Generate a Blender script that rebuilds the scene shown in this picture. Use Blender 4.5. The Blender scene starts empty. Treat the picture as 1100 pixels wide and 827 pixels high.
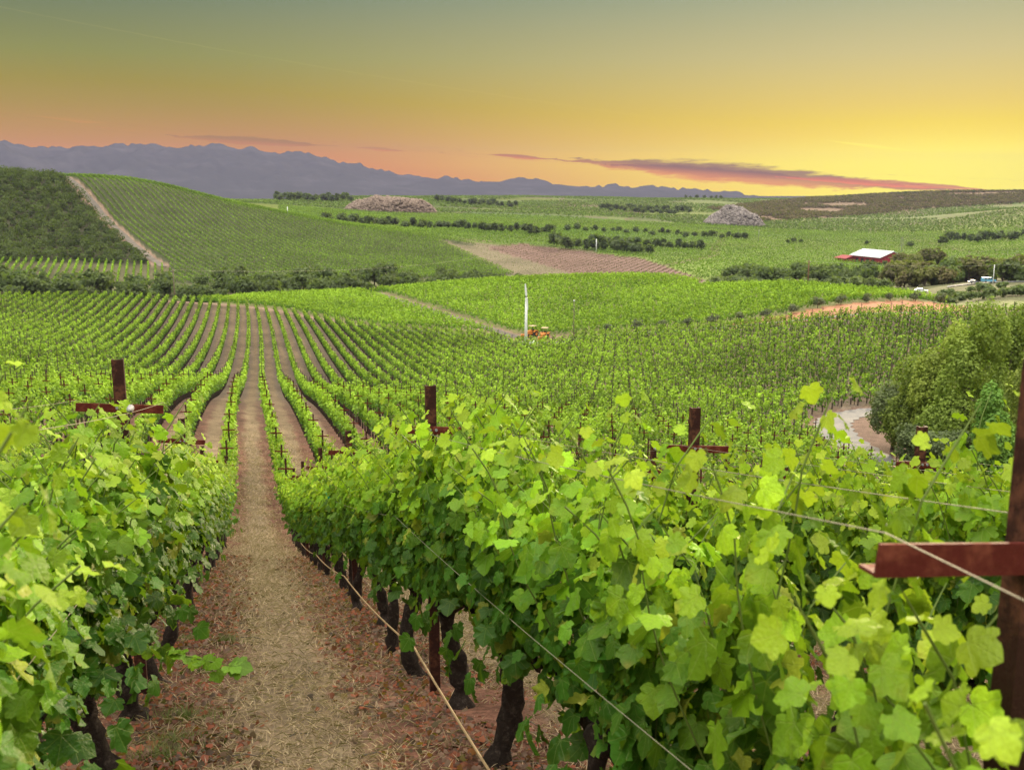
import bpy, bmesh, math, random
import numpy as np
from mathutils import Vector, Matrix

random.seed(7)
RNG = np.random.default_rng(7)
S = bpy.context.scene
COL = S.collection
R = math.radians

# ------------------------------------------------------------------ camera
# world: +Y runs along the near vine rows, +X to their right, camera at height 0
F, CX, CY, HOR = 1070.0, 550.0, 413.5, 207.0
YAW = R(15.3)
PITCH = math.atan((CY - HOR) / F)
cam_d = bpy.data.cameras.new('camera')
cam = bpy.data.objects.new('camera', cam_d)
COL.objects.link(cam)
cam_d.sensor_width = 36.0
cam_d.lens = 36.0 * F / 1100.0
cam_d.clip_start = 0.05
cam_d.clip_end = 60000
cam.rotation_euler = (math.pi / 2 - PITCH, 0, -YAW)
cam_d.dof.use_dof = True
cam_d.dof.focus_distance = 9.0
cam_d.dof.aperture_fstop = 5.0
S.camera = cam

# ------------------------------------------------------------------ sky, sun, exposure
SUN_AZ, SUN_EL = R(39.0), R(14.0)
W = bpy.data.worlds.new('World')
S.world = W
W.use_nodes = True


class NT:
    def __init__(s, tree):
        s.t = tree
        s.n = tree.nodes
        s.l = tree.links

    def node(s, typ, **kw):
        n = s.n.new(typ)
        for k, v in kw.items():
            setattr(n, k, v)
        return n

    def put(s, sock, v):
        if v is None:
            return
        if isinstance(v, bpy.types.NodeSocket):
            s.l.new(v, sock)
        else:
            sock.default_value = v

    def m(s, op, a, b=None, c=None, clamp=False):
        n = s.node('ShaderNodeMath', operation=op, use_clamp=clamp)
        s.put(n.inputs[0], a)
        s.put(n.inputs[1], b)
        s.put(n.inputs[2], c)
        return n.outputs[0]

    def rng(s, v, a, b, c=0.0, d=1.0, smooth=True):
        n = s.node('ShaderNodeMapRange', interpolation_type='SMOOTHSTEP' if smooth else 'LINEAR')
        s.put(n.inputs[0], v)
        for i, q in enumerate((a, b, c, d)):
            s.put(n.inputs[i + 1], q)
        return n.outputs[0]

    def mix(s, f, a, b, typ='MIX'):
        n = s.node('ShaderNodeMix', data_type='RGBA', blend_type=typ)
        s.put(n.inputs[0], f)
        s.put(n.inputs[6], a if isinstance(a, bpy.types.NodeSocket) else (*a, 1))
        s.put(n.inputs[7], b if isinstance(b, bpy.types.NodeSocket) else (*b, 1))
        return n.outputs[2]

    def noise(s, vec, scale, detail=4.0, rough=0.55):
        n = s.node('ShaderNodeTexNoise')
        s.put(n.inputs['Vector'], vec)
        n.inputs['Scale'].default_value = scale
        n.inputs['Detail'].default_value = detail
        n.inputs['Roughness'].default_value = rough
        return n.outputs['Fac']

    def ramp(s, f, stops):
        n = s.node('ShaderNodeValToRGB')
        e = n.color_ramp.elements
        while len(e) > 1:
            e.remove(e[-1])
        for i, (p, c) in enumerate(stops):
            k = e[0] if i == 0 else e.new(p)
            k.position = p
            k.color = (*c, 1)
        s.put(n.inputs[0], f)
        return n.outputs[0]


def srgb(r, g, b):
    f = lambda c: (c / 12.92 if c <= 0.04045 else ((c + 0.055) / 1.055) ** 2.4)
    return tuple(f(v / 255.0) for v in (r, g, b))


def build_world():
    t = NT(W.node_tree)
    t.n.clear()
    out = t.node('ShaderNodeOutputWorld')
    tc = t.node('ShaderNodeTexCoord')
    d = tc.outputs['Generated']
    sp = t.node('ShaderNodeSeparateXYZ')
    t.put(sp.inputs[0], d)
    x, y, z = sp.outputs
    el = t.m('MULTIPLY', t.m('ARCSINE', z), 180 / math.pi)
    az = t.m('MULTIPLY', t.m('ARCTAN2', x, y), 180 / math.pi)
    daz = t.m('ABSOLUTE', t.m('SUBTRACT', az, math.degrees(SUN_AZ)))
    e01 = t.m('DIVIDE', el, 20.0, clamp=True)
    far = t.ramp(e01, [(0.0, srgb(206, 138, 98)), (0.075, srgb(206, 147, 96)), (0.145, srgb(193, 148, 92)), (0.23, srgb(172, 148, 86)),
                       (0.355, srgb(144, 146, 98)), (0.5, srgb(112, 128, 108)), (1.0, srgb(105, 120, 112))])
    near = t.ramp(e01, [(0.0, srgb(255, 235, 80)), (0.075, srgb(252, 236, 90)), (0.15, srgb(243, 214, 104)), (0.23, srgb(228, 202, 120)),
                        (0.355, srgb(202, 190, 140)), (0.51, srgb(164, 171, 143)), (1.0, srgb(140, 155, 142))])
    # uneven warm band along the horizon
    w = t.rng(daz, t.m('MULTIPLY_ADD', t.m('MAXIMUM', el, 0.0), 2.2, 33.0), 0.0)
    sky = t.mix(w, far, near)
    # glow round the setting sun
    g2 = t.m('ADD', t.m('MULTIPLY', t.m('POWER', t.m('DIVIDE', daz, 7.0), 2.0), 1.0), t.m('POWER', t.m('DIVIDE', t.m('SUBTRACT', el, 0.6), 2.2), 2.0))
    glow = t.m('POWER', 2.718, t.m('MULTIPLY', g2, -1.0))
    sky = t.mix(t.m('MULTIPLY', glow, 0.75), sky, srgb(255, 244, 110))

    # thin streaks of cloud, laid out by compass bearing and height over the horizon
    mp = t.node('ShaderNodeCombineXYZ')
    t.put(mp.inputs[0], t.m('MULTIPLY', az, 0.35))
    t.put(mp.inputs[1], t.m('MULTIPLY', el, 2.2))
    nz = t.noise(mp.outputs[0], 1.6, 6.0, 0.62)

    def streak(a0, e0, a1, e1, half, col_top, col_bot, sky, amount=1.0, peak=0.5, rag=1.1):
        u = t.m('DIVIDE', t.m('SUBTRACT', az, a0), a1 - a0)
        ec = t.m('ADD', t.m('MULTIPLY', u, e1 - e0), e0)
        v = t.m('SUBTRACT', el, ec)
        wA = t.rng(u, 0.0, peak)
        wB = t.rng(u, 1.0, peak)
        hw = t.m('MULTIPLY', t.m('MULTIPLY', wA, wB), half)
        vv = t.m('ADD', v, t.m('MULTIPLY', t.m('SUBTRACT', nz, 0.5), half * rag))
        q = t.m('DIVIDE', t.m('ABSOLUTE', vv), t.m('MAXIMUM', hw, 0.002))
        mask = t.m('MULTIPLY', t.rng(q, 1.05, 0.55), amount)
        c = t.mix(t.rng(v, -half * 0.7, half * 0.5), col_bot, col_top)
        return t.mix(mask, sky, c)

    def ae(px, py):
        p = PITCH
        u, v = (px - CX) / F, (CY - py) / F
        fw, up = math.cos(p) + v * math.sin(p), v * math.cos(p) - math.sin(p)
        return math.degrees(math.atan2(u, fw) + YAW), math.degrees(math.atan2(up, math.hypot(u, fw)))

    def st(x0, y0, x1, y1, half, ct, cb, amount=1.0, peak=0.5, rag=1.1):
        nonlocal sky
        a0, e0 = ae(x0, y0)
        a1, e1 = ae(x1, y1)
        sky = streak(a0, e0, a1, e1, half, ct, cb, sky, amount, peak, rag)
    st(560, 168, 1100, 211, 0.62, srgb(150, 122, 112), srgb(222, 152, 96), 0.92, 0.42, 1.3)
    st(640, 176, 900, 194, 0.34, srgb(140, 114, 110), srgb(200, 138, 104), 0.8, 0.5, 1.6)
    st(820, 189, 1110, 207, 0.22, srgb(196, 128, 88), srgb(236, 140, 70), 0.85, 0.4, 1.5)
    st(170, 145, 372, 158, 0.25, srgb(166, 132, 106), srgb(190, 136, 100), 0.85, 0.45, 1.6)
    st(520, 166, 600, 172, 0.16, srgb(176, 124, 84), srgb(214, 134, 80), 0.8, 0.5, 1.6)
    st(375, 158, 440, 163, 0.12, srgb(186, 140, 96), srgb(206, 140, 96), 0.7, 0.5, 1.6)
    st(30, 124, 130, 134, 0.12, srgb(190, 150, 96), srgb(206, 150, 96), 0.5, 0.5, 1.6)
    st(880, 150, 1000, 165, 0.10, srgb(255, 238, 150), srgb(255, 238, 140), 0.6, 0.5, 1.0)

    # the low sky is seen through kilometres of evening haze: its own radiance is higher than what arrives
    tz = t.m('MAXIMUM', t.m('DIVIDE', z, t.m('SQRT', t.m('MAXIMUM', t.m('SUBTRACT', 1.0, t.m('MULTIPLY', z, z)), 0.01))), 0.002)
    ln = t.m('MINIMUM', t.m('DIVIDE', HAZE_TOP, tz), HAZE_HALF * 1.15)
    T = t.m('POWER', 2.71828, t.m('MULTIPLY', ln, -HAZE_DENS))
    veil = t.node('ShaderNodeVectorMath', operation='SCALE')
    veil.inputs[0].default_value = HAZE_LIT
    t.put(veil.inputs['Scale'], t.m('SUBTRACT', 1.0, T))
    dif = t.node('ShaderNodeVectorMath', operation='SUBTRACT')
    t.put(dif.inputs[0], sky)
    t.put(dif.inputs[1], veil.outputs[0])
    dv = t.node('ShaderNodeVectorMath', operation='SCALE')
    t.put(dv.inputs[0], dif.outputs[0])
    t.put(dv.inputs['Scale'], t.m('DIVIDE', 1.0, T))
    mx = t.node('ShaderNodeVectorMath', operation='MAXIMUM')
    t.put(mx.inputs[0], dv.outputs[0])
    mx.inputs[1].default_value = (0.0, 0.0, 0.0)
    sky = mx.outputs[0]

    # overhead and behind the camera, out of view: sky brightened as added fill light
    fill = t.m('MAXIMUM', t.rng(el, 15.0, 62.0), t.m('MULTIPLY', t.m('MULTIPLY', t.rng(daz, 95.0, 150.0), t.rng(el, -2.0, 12.0)), 0.28))
    top = t.mix(t.rng(daz, 40.0, 140.0), (1.0, 0.94, 0.80), (1.0, 0.97, 0.90))
    tm = t.node('ShaderNodeMix', data_type='RGBA')
    t.put(tm.inputs[0], fill)
    t.put(tm.inputs[6], sky)
    vm = t.node('ShaderNodeVectorMath', operation='SCALE')
    t.put(vm.inputs[0], top)
    vm.inputs['Scale'].default_value = FILL
    t.put(tm.inputs[7], vm.outputs[0])
    b1 = t.node('ShaderNodeBackground')
    t.put(b1.inputs[0], tm.outputs[2])
    b1.inputs[1].default_value = 1.0
    ns = t.node('ShaderNodeTexSky', sky_type='NISHITA')
    ns.sun_disc = False
    ns.sun_elevation = SUN_EL
    ns.sun_rotation = SUN_AZ
    ns.dust_density = 3.0
    b2 = t.node('ShaderNodeBackground')
    t.put(b2.inputs[0], ns.outputs[0])
    b2.inputs[1].default_value = 0.0008
    ad = t.node('ShaderNodeAddShader')
    t.l.new(b1.outputs[0], ad.inputs[0])
    t.l.new(b2.outputs[0], ad.inputs[1])
    t.l.new(ad.outputs[0], out.inputs[0])


FILL = 4.4
HAZE_DENS, HAZE_TOP, HAZE_HALF = 0.7e-4, 345.0, 8000.0
HAZE_LIT = (0.335, 0.31, 0.49)
build_world()
sun_d = bpy.data.lights.new('sun', 'SUN')
sun_d.energy = 5.0
sun_d.angle = R(3.0)
sun_d.color = (1.0, 0.80, 0.52)
sun = bpy.data.objects.new('sun', sun_d)
COL.objects.link(sun)
sd = Vector((math.sin(SUN_AZ) * math.cos(SUN_EL), math.cos(SUN_AZ) * math.cos(SUN_EL), math.sin(SUN_EL)))
sun.rotation_euler = sd.to_track_quat('Z', 'Y').to_euler()
S.view_settings.view_transform = 'Standard'
S.view_settings.look = 'None'
S.view_settings.exposure = 0.0
S.view_settings.gamma = 1.0
S.view_settings.use_curve_mapping = False
S.render.engine = 'CYCLES'
S.cycles.use_denoising = True
S.cycles.max_bounces = 5
S.cycles.diffuse_bounces = 3
S.cycles.glossy_bounces = 2
S.cycles.transmission_bounces = 3
S.cycles.volume_bounces = 0
S.cycles.transparent_max_bounces = 4
S.cycles.use_adaptive_sampling = True


# ------------------------------------------------------------------ helpers
def tag(o, label=None, cat=None, group=None, kind=None):
    if label:
        o['label'] = label
    if cat:
        o['category'] = cat
    if group:
        o['group'] = group
    if kind:
        o['kind'] = kind
    return o


def empty(name, loc, rz=0.0, parent=None):
    o = bpy.data.objects.new(name, None)
    COL.objects.link(o)
    o.location = loc
    o.rotation_euler = (0, 0, rz)
    o.empty_display_size = 0.2
    if parent:
        o.parent = parent
    return o


def link(name, me, parent=None, loc=None):
    o = bpy.data.objects.new(name, me)
    COL.objects.link(o)
    if parent:
        o.parent = parent
    if loc is not None:
        o.location = loc
    return o


def copy_thing(root):
    r = root.copy()
    COL.objects.link(r)
    for ch in root.children:
        c = ch.copy()
        COL.objects.link(c)
        c.parent = r
        for g in ch.children:
            d = g.copy()
            COL.objects.link(d)
            d.parent = c
    return r


def np_mesh(name, verts, faces, mats, col=None, midx=None, lv=None, smooth=False):
    """verts (N,3); faces: list of int arrays (M,k) of differing k."""
    me = bpy.data.meshes.new(name)
    verts = np.asarray(verts, np.float32)
    if isinstance(faces, np.ndarray):
        faces = [faces]
    faces = [f for f in faces if len(f)]
    me.vertices.add(len(verts))
    me.vertices.foreach_set('co', verts.ravel())
    nl = sum(f.size for f in faces)
    npoly = sum(len(f) for f in faces)
    me.loops.add(nl)
    me.polygons.add(npoly)
    me.loops.foreach_set('vertex_index', np.concatenate([f.ravel() for f in faces]).astype(np.int32))
    tot = np.concatenate([np.full(len(f), f.shape[1]) for f in faces])
    st = np.concatenate([[0], np.cumsum(tot)[:-1]])
    me.polygons.foreach_set('loop_start', st.astype(np.int32))
    if midx is not None:
        me.polygons.foreach_set('material_index', np.asarray(midx, np.int32))
    if smooth:
        me.polygons.foreach_set('use_smooth', np.ones(npoly, bool))
    for m in (mats if isinstance(mats, (list, tuple)) else [mats]):
        me.materials.append(m)
    if col is not None:
        a = me.attributes.new('tint', 'FLOAT_COLOR', 'POINT')
        c = np.ones((len(verts), 4), np.float32)
        c[:, :3] = col
        a.data.foreach_set('color', c.ravel())
    if lv is not None:
        a = me.attributes.new('leafpos', 'FLOAT_VECTOR', 'POINT')
        a.data.foreach_set('vector', np.asarray(lv, np.float32).ravel())
    me.update(calc_edges=True)
    me.validate()
    return me


class MB:
    """collects boxes, tubes, lathes in one bmesh"""

    def __init__(s):
        s.b = bmesh.new()

    def box(s, c, size, rot=None, taper=None):
        r = bmesh.ops.create_cube(s.b, size=1.0)
        vs = r['verts']
        for v in vs:
            if taper and v.co.z > 0:
                v.co.x *= taper
                v.co.y *= taper
            v.co.x *= size[0]
            v.co.y *= size[1]
            v.co.z *= size[2]
        M = Matrix.Translation(c) @ (rot.to_4x4() if rot else Matrix.Identity(4))
        bmesh.ops.transform(s.b, matrix=M, verts=vs)
        return s

    def tube(s, pts, rad, n=8, cap=True):
        pts = [Vector(p) for p in pts]
        if not isinstance(rad, (list, tuple)):
            rad = [rad] * len(pts)
        rings = []
        ref = Vector((0.31, 0.17, 0.93)).normalized()
        for i, p in enumerate(pts):
            d = (pts[min(i + 1, len(pts) - 1)] - pts[max(i - 1, 0)]).normalized()
            rf = ref if abs(d.dot(ref)) < 0.9 else Vector((1, 0, 0))
            a = d.cross(rf).normalized()
            b = d.cross(a).normalized()
            rings.append([s.b.verts.new(p + (a * math.cos(q) + b * math.sin(q)) * rad[i]) for q in [2 * math.pi * k / n for k in range(n)]])
        for r0, r1 in zip(rings[:-1], rings[1:]):
            for k in range(n):
                s.b.faces.new((r0[k], r0[(k + 1) % n], r1[(k + 1) % n], r1[k]))
        if cap:
            s.b.faces.new(rings[0][::-1])
            s.b.faces.new(rings[-1])
        return s

    def prism(s, outline, axis, a, b):
        """outline of 2-D points extruded along 'x','y' or 'z' from a to b"""
        def P(u, v, w):
            return {'x': (w, u, v), 'y': (u, w, v), 'z': (u, v, w)}[axis]
        A = [s.b.verts.new(P(u, v, a)) for u, v in outline]
        B = [s.b.verts.new(P(u, v, b)) for u, v in outline]
        n = len(outline)
        for k in range(n):
            s.b.faces.new((A[k], A[(k + 1) % n], B[(k + 1) % n], B[k]))
        s.b.faces.new(A[::-1])
        s.b.faces.new(B)
        return s

    def ball(s, c, rad, sub=2, scale=(1, 1, 1)):
        r = bmesh.ops.create_icosphere(s.b, subdivisions=sub, radius=rad)
        bmesh.ops.transform(s.b, matrix=Matrix.Translation(c) @ Matrix.Diagonal((*scale, 1)), verts=r['verts'])
        return s

    def build(s, name, mat, parent=None, bevel=0.0, smooth=False):
        if bevel:
            bmesh.ops.bevel(s.b, geom=[e for e in s.b.edges if e.is_manifold and e.calc_face_angle(0) > 0.5], offset=bevel, segments=2, affect='EDGES', clamp_overlap=True)
        bmesh.ops.recalc_face_normals(s.b, faces=s.b.faces)
        me = bpy.data.meshes.new(name)
        s.b.to_mesh(me)
        s.b.free()
        if smooth:
            for p in me.polygons:
                p.use_smooth = True
        me.materials.append(mat)
        return link(name, me, parent)


def pchip(xk, yk, x):
    xk, yk = np.asarray(xk, float), np.asarray(yk, float)
    h = np.diff(xk)
    dl = np.diff(yk) / h
    d = np.zeros_like(yk)
    for i in range(1, len(xk) - 1):
        if dl[i - 1] * dl[i] > 0:
            w1, w2 = 2 * h[i] + h[i - 1], h[i] + 2 * h[i - 1]
            d[i] = (w1 + w2) / (w1 / dl[i - 1] + w2 / dl[i])
    d[0], d[-1] = dl[0], dl[-1]
    x = np.clip(x, xk[0], xk[-1])
    k = np.clip(np.searchsorted(xk, x) - 1, 0, len(xk) - 2)
    t = (x - xk[k]) / h[k]
    return ((1 + 2 * t) * (1 - t) ** 2 * yk[k] + t * (1 - t) ** 2 * h[k] * d[k] + t * t * (3 - 2 * t) * yk[k + 1] + t * t * (t - 1) * h[k] * d[k + 1])


def smooth01(v, a, b):
    t = np.clip((v - a) / (b - a), 0, 1)
    return t * t * (3 - 2 * t)


def ray(px, py):
    u, v = (px - CX) / F, (CY - py) / F
    fw, up = math.cos(PITCH) + v * math.sin(PITCH), v * math.cos(PITCH) - math.sin(PITCH)
    return math.atan2(u, fw) + YAW, up / math.hypot(u, fw)   # bearing, tan(elevation)


def vnoise(x, y, seed=0):
    """smooth value noise on numpy arrays"""
    xi, yi = np.floor(x).astype(np.int64), np.floor(y).astype(np.int64)
    fx, fy = x - xi, y - yi
    fx, fy = fx * fx * (3 - 2 * fx), fy * fy * (3 - 2 * fy)

    def h(a, b):
        n = (a * 374761393 + b * 668265263 + seed * 1274126177) & 0xffffffff
        n = ((n ^ (n >> 13)) * 1274126177) & 0xffffffff
        return ((n ^ (n >> 16)) & 0xffff) / 65535.0
    return (h(xi, yi) * (1 - fx) + h(xi + 1, yi) * fx) * (1 - fy) + (h(xi, yi + 1) * (1 - fx) + h(xi + 1, yi + 1) * fx) * fy


# ------------------------------------------------------------------ terrain heights
ROW0, GAP, VINE = 1.45, 2.35, 1.567         # first row right of the path, row spacing, vine spacing
POST0 = 1.54                                # first post along the rows
PK = np.array([(-400, 2.6), (-20, 2.7), (0, 2.9), (1.5, 3.05), (5.3, 3.5), (7, 4.0), (8.3, 4.4), (10.4, 5.0), (13.5, 5.85), (16.8, 6.85), (25, 9.4), (34, 12.0), (43, 13.7),
               (50, 14.4), (56.5, 15.0), (63, 15.5), (69, 16.1), (80, 17.4), (100, 20.0), (140, 25.0), (400, 40.0)])


def near_h(x, y):
    cr = x - ROW0
    cr = np.where(cr < -3, -3 - 5 * (1 - np.exp(-(-3 - cr) / 5)), cr)
    cr = np.where(cr > 60, 60 + 30 * (1 - np.exp(-(cr - 60) / 30)), cr)
    return -pchip(PK[:, 0], PK[:, 1], y) - 0.135 * cr


# bearing columns: photo x, then (distance, photo y where that ground shows)
TABLE = {
    -150: [(115, 424), (138, 410), (190, 378), (250, 345), (300, 321), (345, 342), (395, 322), (430, 306), (480, 280), (590, 225), (690, 184), (850, 200), (1200, 214)],
    0: [(115, 424), (138, 410), (190, 378), (250, 345), (300, 321), (345, 342), (395, 320), (430, 305), (480, 281), (590, 226), (690, 187), (850, 205), (1200, 214)],
    130: [(115, 424), (138, 411), (190, 377), (250, 343), (298, 321), (345, 344), (395, 320), (430, 305), (480, 284), (580, 240), (700, 191), (850, 207), (1200, 214)],
    268: [(115, 424), (138, 412), (190, 376), (250, 343), (284, 330), (300, 328), (335, 321), (370, 334), (410, 315), (440, 305), (490, 287), (580, 256), (700, 221), (860, 232), (1200, 220), (1500, 216), (1900, 217)],
    400: [(115, 433), (138, 416), (190, 379), (236, 356), (246, 352), (290, 334), (340, 315), (385, 330), (430, 308), (480, 296), (560, 277), (700, 246), (860, 243), (1000, 236), (1300, 226), (1700, 212)],
    560: [(115, 440), (138, 421), (190, 384), (222, 367), (232, 363), (260, 347), (300, 323), (342, 303), (400, 314), (460, 304), (520, 298), (600, 283), (700, 265), (860, 250), (1000, 244), (1300, 231), (1700, 222), (2200, 211)],
    700: [(115, 446), (138, 426), (190, 382), (222, 360), (230, 357), (260, 340), (300, 319), (342, 300), (400, 312), (460, 306), (520, 301), (600, 287), (700, 274), (860, 260), (1000, 250), (1300, 238), (1700, 226), (2200, 214)],
    850: [(115, 452), (128, 438), (138, 428), (180, 380), (212, 348), (232, 340), (262, 325), (300, 309), (345, 322), (400, 312), (460, 302), (560, 292), (750, 277), (900, 266), (1100, 253), (1400, 243), (1800, 229), (2500, 214)],
    960: [(115, 458), (128, 440), (138, 428), (175, 375), (206, 338), (228, 333), (262, 325), (290, 317), (335, 336), (380, 316), (460, 304), (560, 296), (750, 284), (900, 270), (1100, 257), (1400, 246), (1800, 234), (2600, 208)],
    1060: [(115, 464), (128, 445), (138, 432), (170, 378), (200, 338), (240, 344), (300, 330), (370, 306), (390, 303), (460, 302), (560, 293), (750, 277), (900, 267), (1100, 254), (1400, 238), (1700, 226), (2000, 226), (2600, 206)],
    1250: [(115, 472), (128, 450), (138, 436), (170, 380), (200, 340), (240, 346), (300, 330), (370, 306), (390, 303), (460, 300), (560, 290), (750, 270), (900, 258), (1100, 244), (1400, 222), (1700, 212), (2000, 216), (2600, 206)],
}
AZ_G = np.linspace(R(-75), R(95), 341)
LR_G = np.linspace(math.log(40), math.log(16000), 420)


def build_grid():
    azs, cols = [], []
    rg = np.exp(LR_G)
    for px, kn in TABLE.items():
        az = ray(px, 320)[0]
        rk, zk = [], []
        for r in (30, 45, 60, 75, 92):
            rk.append(r)
            zk.append(float(near_h(np.array(r * math.sin(az)), np.array(r * math.cos(az)))))
        for r, py in kn:
            rk.append(r)
            zk.append(r * ray(px, py)[1])
        zl = kn[-1][0]
        for r, z in ((3600, -25.0), (6000, -42.0), (16000, -110.0)):
            rk.append(r)
            zk.append(z)
        azs.append(az)
        cols.append(pchip(rk, zk, rg))
    cols = np.array(cols)
    G = np.empty((len(AZ_G), len(LR_G)))
    for j in range(len(LR_G)):
        G[:, j] = pchip(azs, cols[:, j], AZ_G)
    k = np.array([1, 4, 6, 4, 1]) / 16.0        # soften along bearing and distance
    for _ in range(3):
        P = np.pad(G, ((2, 2), (0, 0)), mode='edge')
        G = sum(k[i] * P[i:i + G.shape[0]] for i in range(5))
    return G


GRID = build_grid()


def H(x, y):
    x, y = np.asarray(x, float), np.asarray(y, float)
    r = np.hypot(x, y)
    az = np.arctan2(x, y)
    fa = np.clip((az - AZ_G[0]) / (AZ_G[1] - AZ_G[0]), 0, len(AZ_G) - 1.001)
    fr = np.clip((np.log(np.maximum(r, 1e-3)) - LR_G[0]) / (LR_G[1] - LR_G[0]), 0, len(LR_G) - 1.001)
    ia, ir = fa.astype(int), fr.astype(int)
    ta, tr = fa - ia, fr - ir
    z = (GRID[ia, ir] * (1 - ta) + GRID[ia + 1, ir] * ta) * (1 - tr) + (GRID[ia, ir + 1] * (1 - ta) + GRID[ia + 1, ir + 1] * ta) * tr
    w = smooth01(r, 45, 80)
    z = z * w + near_h(x, y) * (1 - w)
    amp = smooth01(r, 300, 2500)
    z = z + amp * (vnoise(x / 90, y / 90, 3) - 0.5) * 2.2
    return z


def project(x, y, z):
    f = x * math.sin(YAW) + y * math.cos(YAW)
    l = x * math.cos(YAW) - y * math.sin(YAW)
    dep = f * math.cos(PITCH) - z * math.sin(PITCH)
    up = f * math.sin(PITCH) + z * math.cos(PITCH)
    dep = np.where(dep < 0.05, 0.05, dep)
    return CX + F * l / dep, CY - F * up / dep, dep


def ground_at(px, py, rmin=3.0, rmax=9000.0):
    az, t = ray(px, py)
    rs = np.exp(np.linspace(math.log(rmin), math.log(rmax), 6000))
    xs, ys = rs * math.sin(az), rs * math.cos(az)
    d = rs * t - H(xs, ys)
    k = np.argmax(d < 0)
    return Vector((xs[k], ys[k], float(H(xs[k], ys[k]))))


def at_r(px, r):
    az = ray(px, 300)[0]
    x, y = r * math.sin(az), r * math.cos(az)
    return Vector((x, y, float(H(x, y))))


def in_poly(px, py, poly):
    ins = np.zeros(px.shape, bool)
    n = len(poly)
    for i in range(n):
        x0, y0 = poly[i]
        x1, y1 = poly[(i + 1) % n]
        if y0 == y1:
            continue
        c = ((y0 > py) != (y1 > py)) & (px < (x1 - x0) * (py - y0) / (y1 - y0) + x0)
        ins ^= c
    return ins


def row_shift(y):
    return 2.6 * smooth01(y, 60, 250)


def bear_px(x, y):
    """bearing of a point written as the photo x it has near the horizon"""
    a = np.arctan2(x, y) - YAW
    return CX + F * np.tan(np.clip(a, -1.3, 1.3)) / math.cos(PITCH) * 0.995


LANE_X = [-400, 0, 130, 250, 400, 535, 548, 606, 622, 700, 850, 960, 1060, 1250, 1600]
LANE_R = [300, 300, 299, 287, 240, 228, 214, 214, 226, 226, 214, 207, 201, 196, 190]
LOWB_X = [-400, 230, 250, 400, 560, 700, 800, 850, 960, 1020, 1060, 1600]
LOWB_R = [306, 306, 295, 248, 234, 233, 230, 236, 268, 290, 300, 300]
CREST_X = [-400, 200, 268, 400, 560, 700, 850, 960, 1020, 1060, 1600]
CREST_R = [306, 306, 345, 352, 354, 354, 316, 298, 292, 290, 290]


# the farm road that rounds the grove on the right
def road_pts():
    pix = [(1012, 532, 60), (975, 512, 60), (925, 484, 70), (900, 466, 70), (897, 452, 80), (925, 443, 90), (965, 440, 100), (1010, 442, 100), (1080, 452, 100)]
    return [ground_at(a, b, c) for a, b, c in pix]


def spline(P, n=10):
    P = [Vector(p) for p in P]
    out = []
    for i in range(len(P) - 1):
        p0, p1, p2, p3 = P[max(i - 1, 0)], P[i], P[i + 1], P[min(i + 2, len(P) - 1)]
        for k in range(n):
            t = k / n
            out.append(0.5 * ((2 * p1) + (p2 - p0) * t + (2 * p0 - 5 * p1 + 4 * p2 - p3) * t * t + (3 * p1 - p0 - 3 * p2 + p3) * t ** 3))
    out.append(P[-1])
    return out


ROAD = spline(road_pts(), 12)
ROAD_XY = np.array([(p.x, p.y) for p in ROAD])


def dist_line(x, y, L):
    d = np.full(np.shape(x), 1e9)
    for i in range(len(L) - 1):
        a, b = L[i], L[i + 1]
        ab = b - a
        t = np.clip(((x - a[0]) * ab[0] + (y - a[1]) * ab[1]) / max(ab @ ab, 1e-9), 0, 1)
        d = np.minimum(d, np.hypot(x - a[0] - t * ab[0], y - a[1] - t * ab[1]))
    return d


# the dirt track up the left hill, the lane that cuts the middle block
HILLROAD = np.array([(at_r(px, r).x, at_r(px, r).y) for px, r in ((176, 478), (160, 505), (132, 560), (108, 615), (86, 665), (74, 690))])
MIDLANE = np.array([(at_r(px, r).x, at_r(px, r).y) for px, r in ((556, 232), (500, 262), (450, 296), (405, 336), (385, 352))])
GROVE = np.array([(1015, 92), (1085, 88), (1050, 108), (1000, 118), (1090, 122), (1130, 100), (1160, 120)])


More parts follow.
